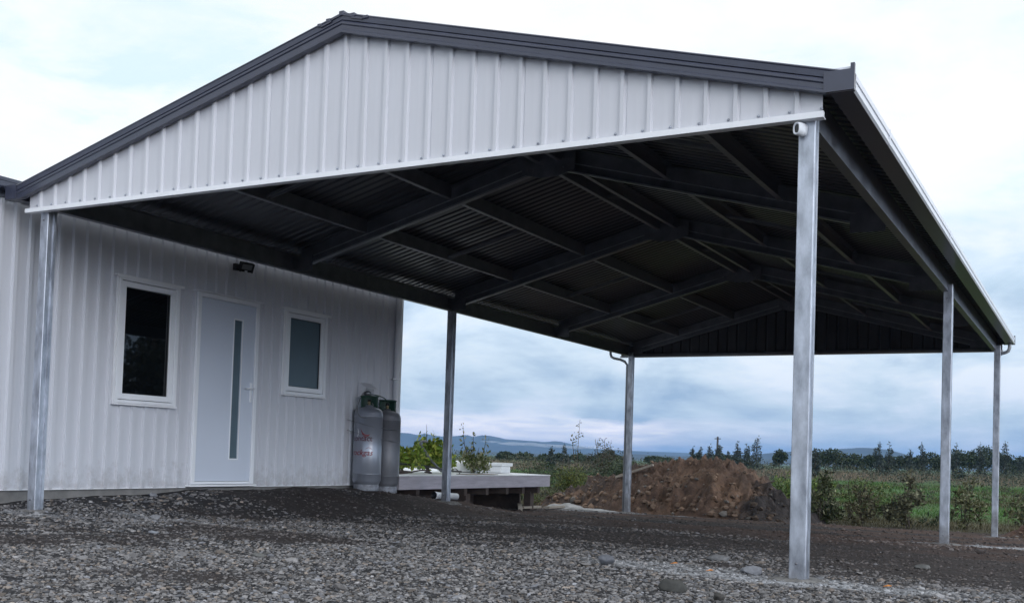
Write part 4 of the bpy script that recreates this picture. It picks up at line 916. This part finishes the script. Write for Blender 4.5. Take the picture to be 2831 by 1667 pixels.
# far tree belts
EU = [(-22.48, 56.61, 1.24, 0.53), (-27.75, 69.71, 1.54, 0.7), (-16.12, 65.86, 1.6, 0.45), (-20.15, 79.64, 1.86, 0.57), (-16.65, 71.28, 1.82, 0.72), (-13.27, 62.86, 1.8, 0.59), (-16.96, 76.83, 1.46, 0.48), (-13.7, 68.34, 2.06, 0.74), (-17.12, 82.47, 2.17, 0.75), (-13.85, 73.98, 2.63, 1.04), (-7.96, 66.95, 1.75, 0.6), (-6.76, 83.63, 2.61, 0.84), (-4.51, 74.58, 2.38, 0.81), (-5.27, 90.18, 2.2, 0.69), (-3.16, 81.05, 2.54, 0.8), (0.13, 72.57, 2.36, 0.6), (0.22, 88.65, 2.81, 0.66), (2.64, 79.69, 2.79, 0.94), (2.81, 95.8, 1.9, 0.76)]
RTR = [(-37.17, 77.07, 0.19, 1.43), (-42.1, 90.36, 0.35, 2.26), (-39.14, 88.57, 0.22, 1.6), (-36.44, 86.63, 0.48, 1.16), (-33.65, 84.75, 0.73, 1.51), (-30.95, 82.81, 0.64, 1.83), (-35.54, 96.29, 1.34, 2.51), (-32.93, 94.3, 0.89, 1.22), (-29.19, 92.94, 0.9, 1.42), (-27.11, 90.66, 0.62, 1.92), (-22.15, 89.98, 1.26, 2.24), (-22.49, 86.36, 1.01, 2.17), (-24.1, 101.48, 1.13, 2.07), (-19.06, 100.85, 1.83, 1.37), (-15.07, 99.62, 2.04, 1.96), (-13.06, 97.3, 2.2, 2.28), (-11.13, 94.94, 1.91, 2.21), (-8.88, 92.76, 1.51, 1.79), (-9.81, 108.26, 1.69, 2.46), (-7.74, 105.97, 1.88, 2.39), (-5.42, 103.83, 2.07, 2.33), (-3.21, 101.62, 2.48, 2.26), (-1.58, 99.09, 2.73, 2.56), (-1.38, 115.22, 3.0, 2.93), (0.48, 112.82, 2.51, 2.44), (1.91, 110.18, 1.83, 1.58)]
EUL = ['left one of two slender trees far behind the platform', 'right one of two slender trees far behind the platform', 'first slender tree of the row above the dirt mound, its left end', 'second slender tree from the left above the dirt mound', 'broader young tree above the crest of the dirt mound, left of the pole', 'slender tree directly at the foot of the utility pole', 'smallest young tree right of the utility pole', 'pointed tree in the cluster left of the nearest post', 'thin tree between the pointed tree and the tallest far tree', 'tallest far tree, dense and pointed, left of the nearest post', 'small tree tip just right of the nearest post on the skyline', 'left one of the pair of pointed trees in front of the blue right-hand hill', 'right one of the pair of pointed trees in front of the blue right-hand hill', 'small distant tree between the pointed pair and the middle right post', 'open-crowned tree just left of the middle right post', 'small tree tip just right of the middle right post', 'small tree tip just left of the far right post', 'open-crowned tall tree just right of the far right post', 'small tree at the right edge of the picture']
for i, (x, y, zt, w_) in enumerate(EU):
    zg = float(ground_z(x, y)); h_ = zt-zg; bl = []; nb = 9
    for k_ in range(nb):
        t = k_/(nb-1); ww = w_*(.80*(1-t)**.7+.16)*rng.uniform(.75, 1.15); bl.append((rng.uniform(-.35, .35)*ww, rng.uniform(-.3, .3)*ww, h_*(.16+.80*t), ww*.62, ww*.62, h_*.085))
    plant('young_tree', x, y, zg, bl, 1700, .150, (.022, .034, .026), EUL[i], 'tree', 'slender young trees on the skyline', (.055, .07, .06), .3, .45, [[(0, 0, 0), (rng.uniform(-.05, .05), 0, h_*.5), (0, 0, h_*.97)]], .035, 'crown')
RTL = ['leftmost low round tree of the far belt, straight above the white tub', 'low dark round tree right of the white tub, on the far skyline', 'rounded far tree below the left slender tree', 'small rounded far tree between the two slender far trees', 'rounded far tree just right of the right slender tree', 'low rounded far tree left of the thin sapling', 'larger rounded far tree hidden behind the round brownish bush', 'low rounded far tree behind the far left post', 'isolated green dome of a tree seen over the left shoulder of the dirt mound', 'low rounded tree just peeping over the dirt mound, left of its crest', 'rounded far tree behind the utility pole', 'rounded far tree left of the utility pole, above the mound crest', 'rounded far tree behind the cluster of three pointed trees', 'round tree behind the lone bushy tree, left of the nearest post', 'rounded dark tree immediately right of the nearest post', 'tallest rounded dark tree of the clump between the nearest post and the blue hill', 'right-hand end of the rounded clump in front of the blue hill', 'rounded low tree at the foot of the left pointed tree of the pair', 'rounded low tree at the foot of the right pointed tree of the pair', 'rounded low tree below the small distant tree, mid-way to the middle right post', 'rounded dark tree just left of the middle right post', 'rounded dark tree just right of the middle right post', 'highest rounded dark tree between the middle right and far right posts', 'rounded dark tree immediately left of the far right post', 'rounded dark tree right of the far right post', 'last low rounded tree at the right edge of the picture']
for i, (x, y, zt, w_) in enumerate(RTR):
    zg = float(ground_z(x, y)); h_ = max(1.1, zt-zg+.15); w_ *= .74; bl = []
    for k_ in range(11):
        a = rng.uniform(0, 6.28); rr = rng.uniform(0, .8)*w_; bl.append((math.cos(a)*rr, math.sin(a)*rr, h_*(.80-.42*(rr/w_)**2)*rng.uniform(.55, 1.02), w_*.42, w_*.42, h_*.20))
    plant('round_tree', x, y, zg, bl, 2200, .22, (.018, .032, .013), RTL[i], 'tree', 'round dark trees of the far belt', (.034, .05, .020), .35, .6, [[(0, 0, 0), (0, 0, h_*.5)], [(0, 0, h_*.3), (w_*.4, 0, h_*.6)]], .06, 'crown')
for i, (x, y, hh, ww, lb) in enumerate(((-13.3, 84.5, 1.9, .75, 'round bushy tree alone left of the nearest post on the skyline'),)):
    zg = float(ground_z(x, y)); bl = [(rng.uniform(-.7, .7)*ww, rng.uniform(-.5, .5)*ww, hh*rng.uniform(.62, .95), ww*.4, ww*.4, hh*.14) for _ in range(8)]
    plant('round_tree', x, y, zg, bl, 700, .13, (.030, .036, .022), lb, 'tree', None, (.05, .06, .03), .3, .5, [[(0, 0, 0), (0, 0, hh*.7)]], .05, 'crown')
for x, y, hh, ww, lb in ((20.5, 21.5, 6.0, 2.6, 'big dark tree right of the carport, seen only mirrored in the black window'), (25.0, 27.5, 6.5, 2.8, 'second big dark tree right of the carport, behind the other one in the mirror image')):
    zg = float(ground_z(x, y)); bl = [(rng.uniform(-.6, .6)*ww, rng.uniform(-.6, .6)*ww, hh*rng.uniform(.22, .90), ww*.45, ww*.45, hh*.14) for _ in range(16)]
    plant('shelter_tree', x, y, zg, bl, 5200, .26, (.018, .030, .015), lb, 'tree', None, (.03, .04, .02), .3, .5, [[(0, 0, 0), (0, 0, hh*.9)]], .14, 'crown')
# utility pole
px0, py0 = -22.3, 91.04; pz0 = float(ground_z(px0, py0))
up_ = empty('utility_pole', (px0, py0, pz0), 'thin dark utility pole rising behind the young trees', 'pole')
MB().tube([(px0, py0, pz0-.2), (px0, py0, 2.95)], .10, 8, rads=[.12, .09]).build('shaft', M['pole'], up_)
MB().box(px0-.28, px0+.28, py0-.06, py0+.06, 2.72, 2.80).build('crossarm', M['pole'], up_)

# grass: green/olive tufts on the field, dry tall strip beyond
def blades(x, y, h_, wd, tint, lean=.35):
    n = len(x); z = ground_z(x, y)-.02; a = rng.uniform(0, 6.28, n); dx, dy = np.cos(a)*wd, np.sin(a)*wd; lx, ly = rng.normal(0, lean, n)*h_, rng.normal(0, lean, n)*h_
    V = np.stack([np.c_[x-dx, y-dy, z], np.c_[x+dx, y+dy, z], np.c_[x+lx, y+ly, z+h_]], 1).reshape(-1, 3)
    return V, np.arange(3*n).reshape(n, 3), np.repeat(tint, 3, 0)
def scatter(n, d0, d1, a0=YAW-.50, a1=YAW+.50):
    d = np.sqrt(rng.uniform(d0*d0, d1*d1, n)); a = rng.uniform(a0, a1, n); return CAMP.x-np.sin(a)*d, CAMP.y+np.cos(a)*d
GVs, GFs, GTs, b0 = [], [], [], 0
for n, d0, d1, hh, wd in ((60000, 20, 28, .075, .006), (70000, 28, 42, .085, .012), (50000, 42, 70, .11, .022)):
    x, y = scatter(n, d0, d1); g, cl, pa, gr = masks(x, y); cl_ = fbm(x*1.1, y*1.1, 95); ok = (gr > .5) & (rng.uniform(size=n) < .35+.9*cl_); x, y, cl_ = x[ok], y[ok], cl_[ok]
    c = ground_col(x, y)*rng.uniform(.7, 1.7, (len(x), 1)); dry = rng.uniform(size=len(x)) < .07; c[dry] = np.array([.13, .115, .06])*rng.uniform(.6, 1.2, (dry.sum(), 1))
    V, F, T = blades(x, y, hh*(.4+1.3*cl_)*rng.uniform(.5, 1.4, len(x)), wd, c); GVs.append(V); GFs.append(F+b0); GTs.append(T); b0 += len(V)
tagp(npmesh('field_grass', np.concatenate(GVs), np.concatenate(GFs), M['straw'], tint=np.concatenate(GTs)), 'rough green and olive grass covering the paddock behind the carport', 'grass', kind='stuff')
x, y = scatter(45000, 72, 98); cl_ = fbm(x*.35, y*.35, 97); ok = rng.uniform(size=len(x)) < sstep(.35, .55, cl_)+.12; x, y, cl_ = x[ok], y[ok], cl_[ok]
c = np.array([.20, .165, .12])*rng.uniform(.55, 1.25, (len(x), 1)); V, F, T = blades(x, y, (.28+.42*cl_)*rng.uniform(.6, 1.2, len(x)), .022, c, .16)
tagp(npmesh('dry_grass', V, F, M['straw'], tint=T), 'tall dry golden grass along the far side of the paddock', 'grass', kind='stuff')
x, y = scatter(16000, 58, 96); cl_ = fbm(x*.4+4, y*.25, 99); ok = cl_ > .50; x, y = x[ok], y[ok]; z = ground_z(x, y)
P = np.c_[x, y, z+rng.uniform(.05, .75, len(x))]; P = np.repeat(P, 4, 0)+rng.normal(0, .2, (len(P)*4, 3)); V, F, T = leaves(P, .13*rng.uniform(.6, 1.3, len(P)), tints(len(P), (.035, .048, .028), .4, (.08, .07, .045), .2), .5)
tagp(npmesh('scrub', V, F, M['leaf'], tint=T), 'low dark scrub growing along the foot of the far trees', 'scrub', kind='stuff')

x, y = scatter(420, 19, 60); g, cl, pa, gr = masks(x, y); ok = (gr > .8) & (fbm(x*.3, y*.3, 103) > .42); x, y = x[ok], y[ok]; PP_, TT_ = [], []
for a, b in zip(x, y):
    r0 = rng.uniform(.12, .42); k_ = int(260*r0); q = rng.normal(size=(k_, 3)); q /= np.linalg.norm(q, axis=1)[:, None]; q *= np.array([r0, r0, r0*.75])*rng.uniform(.4, 1.05, (k_, 1)); q[:, 2] = np.abs(q[:, 2])
    PP_.append(q+np.array([a, b, float(ground_z(a, b))])); TT_.append(tints(k_, [(.026, .040, .016), (.045, .042, .022), (.050, .065, .022)][rng.integers(3)], .45, (.10, .09, .05), .2))
V, F, T = leaves(np.concatenate(PP_), .10*rng.uniform(.6, 1.5, sum(len(q) for q in PP_)), np.concatenate(TT_), .28, .8)
tagp(npmesh('tussocks', V, F, M['leaf'], tint=T), 'dark weedy tussocks dotted through the paddock grass', 'weeds', kind='stuff')
# ------------------------------------------------------------------ hills and mountains
MTN = [(-1577.93, 2089.54, 41.29), (-1525.03, 2118.85, 37.24), (-1493.3, 2136.44, 42.06), (-1461.56, 2154.03, 44.46), (-1440.4, 2165.76, 43.57), (-1423.48, 2175.14, 39.86), (-1408.66, 2183.35, 44.04), (-1391.74, 2192.73, 41.05), (-1368.46, 2205.63, 38.3), (-1347.31, 2217.36, 40.31), (-1332.5, 2225.57, 42.07), (-1317.68, 2233.78, 43.84), (-1304.99, 2240.81, 39.96), (-1285.95, 2251.37, 45.03), (-1269.02, 2260.75, 43.74), (-1249.98, 2271.3, 40.34), (-1239.4, 2277.16, 37.12), (-1226.7, 2284.2, 36.39), (-1197.08, 2300.62, 35.08), (-1175.93, 2312.35, 34.67), (-1154.77, 2324.07, 33.05), (-1133.61, 2335.8, 36.26), (-1116.68, 2345.18, 34.48), (-1099.76, 2354.56, 30.29), (-1070.13, 2370.98, 24.15), (-1048.98, 2382.71, 21.32), (-964.34, 2429.61, 18.46)]
HLL = [(-784.75, 1041.59, 2.25), (-727.63, 1073.25, 3.19), (-700.12, 1088.49, 4.23), (-678.96, 1100.22, 2.97), (-659.92, 1110.78, 3.93), (-647.22, 1117.81, 3.8), (-626.07, 1129.54, 2.79), (-604.91, 1141.27, 2.62), (-573.17, 1158.86, 2.36), (-530.85, 1182.31, 4.2), (-477.96, 1211.63, 5.95), (-451.51, 1226.28, 5.13), (-403.91, 1252.67, 5.11)]
HRR = [(-466.27, 1675.82, 11.77), (-438.29, 1691.32, 16.66), (-410.32, 1706.83, 19.63), (-387.01, 1719.75, 20.84), (-373.3, 1727.35, 21.35), (-345.86, 1742.55, 26.23), (-318.43, 1757.76, 29.12), (-295.99, 1770.2, 29.25), (-281.02, 1778.49, 27.68), (-262.32, 1788.86, 23.39), (-243.61, 1799.22, 17.69), (-193.74, 1826.87, 17.43), (-93.98, 1882.16, 19.05)]
def ridge(name, pts, dpt, ext, seed, tailz=0.0):
    p = np.array(pts); dirx = p[-1, :2]-p[0, :2]; Ln = np.linalg.norm(dirx); dirx /= Ln; s = (p[:, :2]-p[0, :2])@dirx
    nrm = np.array([-dirx[1], dirx[0]]);
    if nrm[1] < 0: nrm = -nrm
    S_ = np.linspace(-ext, Ln+ext, 420); H = np.interp(S_, s, p[:, 2]); fade = np.minimum(sstep(-ext, -ext*.15, S_), 1-sstep(Ln+ext*.15, Ln+ext, S_)); H = H*fade-8*(1-fade)
    H = H+.025*dpt*.12*(fbm(S_*.045, S_*0, seed)-.5)
    T_ = np.linspace(-1, 1, 41); SS, TT = np.meshgrid(S_, T_, indexing='ij'); HH = np.repeat(H[:, None], 41, 1)
    nz = fbm(SS*.012, TT*3+7, seed, 5)-.5; fall = (1-np.abs(TT)**1.15)
    Z = -8+(HH+8)*fall+(HH+8)*.55*nz*np.abs(TT)*(1-np.abs(TT))*2
    Xw = p[0, 0]+SS*dirx[0]+TT*dpt*nrm[0]; Yw = p[0, 1]+SS*dirx[1]+TT*dpt*nrm[1]
    V = np.c_[Xw.ravel(), Yw.ravel(), Z.ravel()]; F = np.arange(419*41).reshape(419, 41)[:, :-1].ravel(); F = np.c_[F, F+41, F+42, F+1]
    tagp(npmesh(name, V, F, M['mount'], smooth=True), kind='structure')
ridge('mountains', MTN, 320, 700, 3)
ridge('hills', HLL, 130, 500, 5)
ridge('hills', HRR, 200, 250, 8)

# low cloud lying along the mountain flank
m = bpy.data.materials.new('cloud_vapour'); m.use_nodes = True; t = m.node_tree
for n_ in list(t.nodes):
    if n_.type == 'BSDF_PRINCIPLED': t.nodes.remove(n_)
pv = t.nodes.new('ShaderNodeVolumePrincipled'); pv.inputs['Color'].default_value = (1, 1, 1, 1); pv.inputs['Density'].default_value = .035; pv.inputs['Anisotropy'].default_value = .3
t.links.new(pv.outputs[0], t.nodes['Material Output'].inputs['Volume'])
CB = MB(); bm = bmesh.new(); bmesh.ops.create_icosphere(bm, subdivisions=3, radius=1); bm.verts.index_update()
ivs = [v.co[:] for v in bm.verts]; ifs = [[v.index for v in f.verts] for f in bm.faces]; bm.free()
for (cx0, cy0, cz0, ra, rb, rc) in ((-1120, 2140, 24.5, 62, 22, 4.5), (-1065, 2168, 23, 50, 20, 3.6), (-1010, 2195, 21.5, 55, 20, 3.2), (-1180, 2105, 27.5, 22, 12, 2.0), (-950, 2225, 20.5, 40, 15, 2.0)):
    dx_, dy_ = .885, .466
    CB.add([(cx0+dx_*a*ra*(1+.25*math.sin(4*b+cx0))-dy_*b*rb, cy0+dy_*a*ra+dx_*b*rb, cz0+c*rc*(1+.35*math.sin(5*a+cx0)*math.cos(3*a))) for a, b, c in ivs], ifs, 0, True)
tagp(CB.build('low_cloud', m), 'strip of low white cloud lying against the blue mountains', 'cloud', kind='stuff')
# ------------------------------------------------------------------ haze
m = bpy.data.materials.new('haze_air'); m.use_nodes = True; t = m.node_tree
for n_ in list(t.nodes):
    if n_.type == 'BSDF_PRINCIPLED': t.nodes.remove(n_)
pv = t.nodes.new('ShaderNodeVolumePrincipled'); pv.inputs['Color'].default_value = (.30, .56, 1.0, 1); pv.inputs['Density'].default_value = .00027; pv.inputs['Anisotropy'].default_value = .2
t.links.new(pv.outputs[0], t.nodes['Material Output'].inputs['Volume'])
HB = MB().box(-4600, 4600, -700, 5200, -45, 60)
tagp(HB.build('haze', m), 'thin blue haze in the distance', 'haze', kind='stuff')
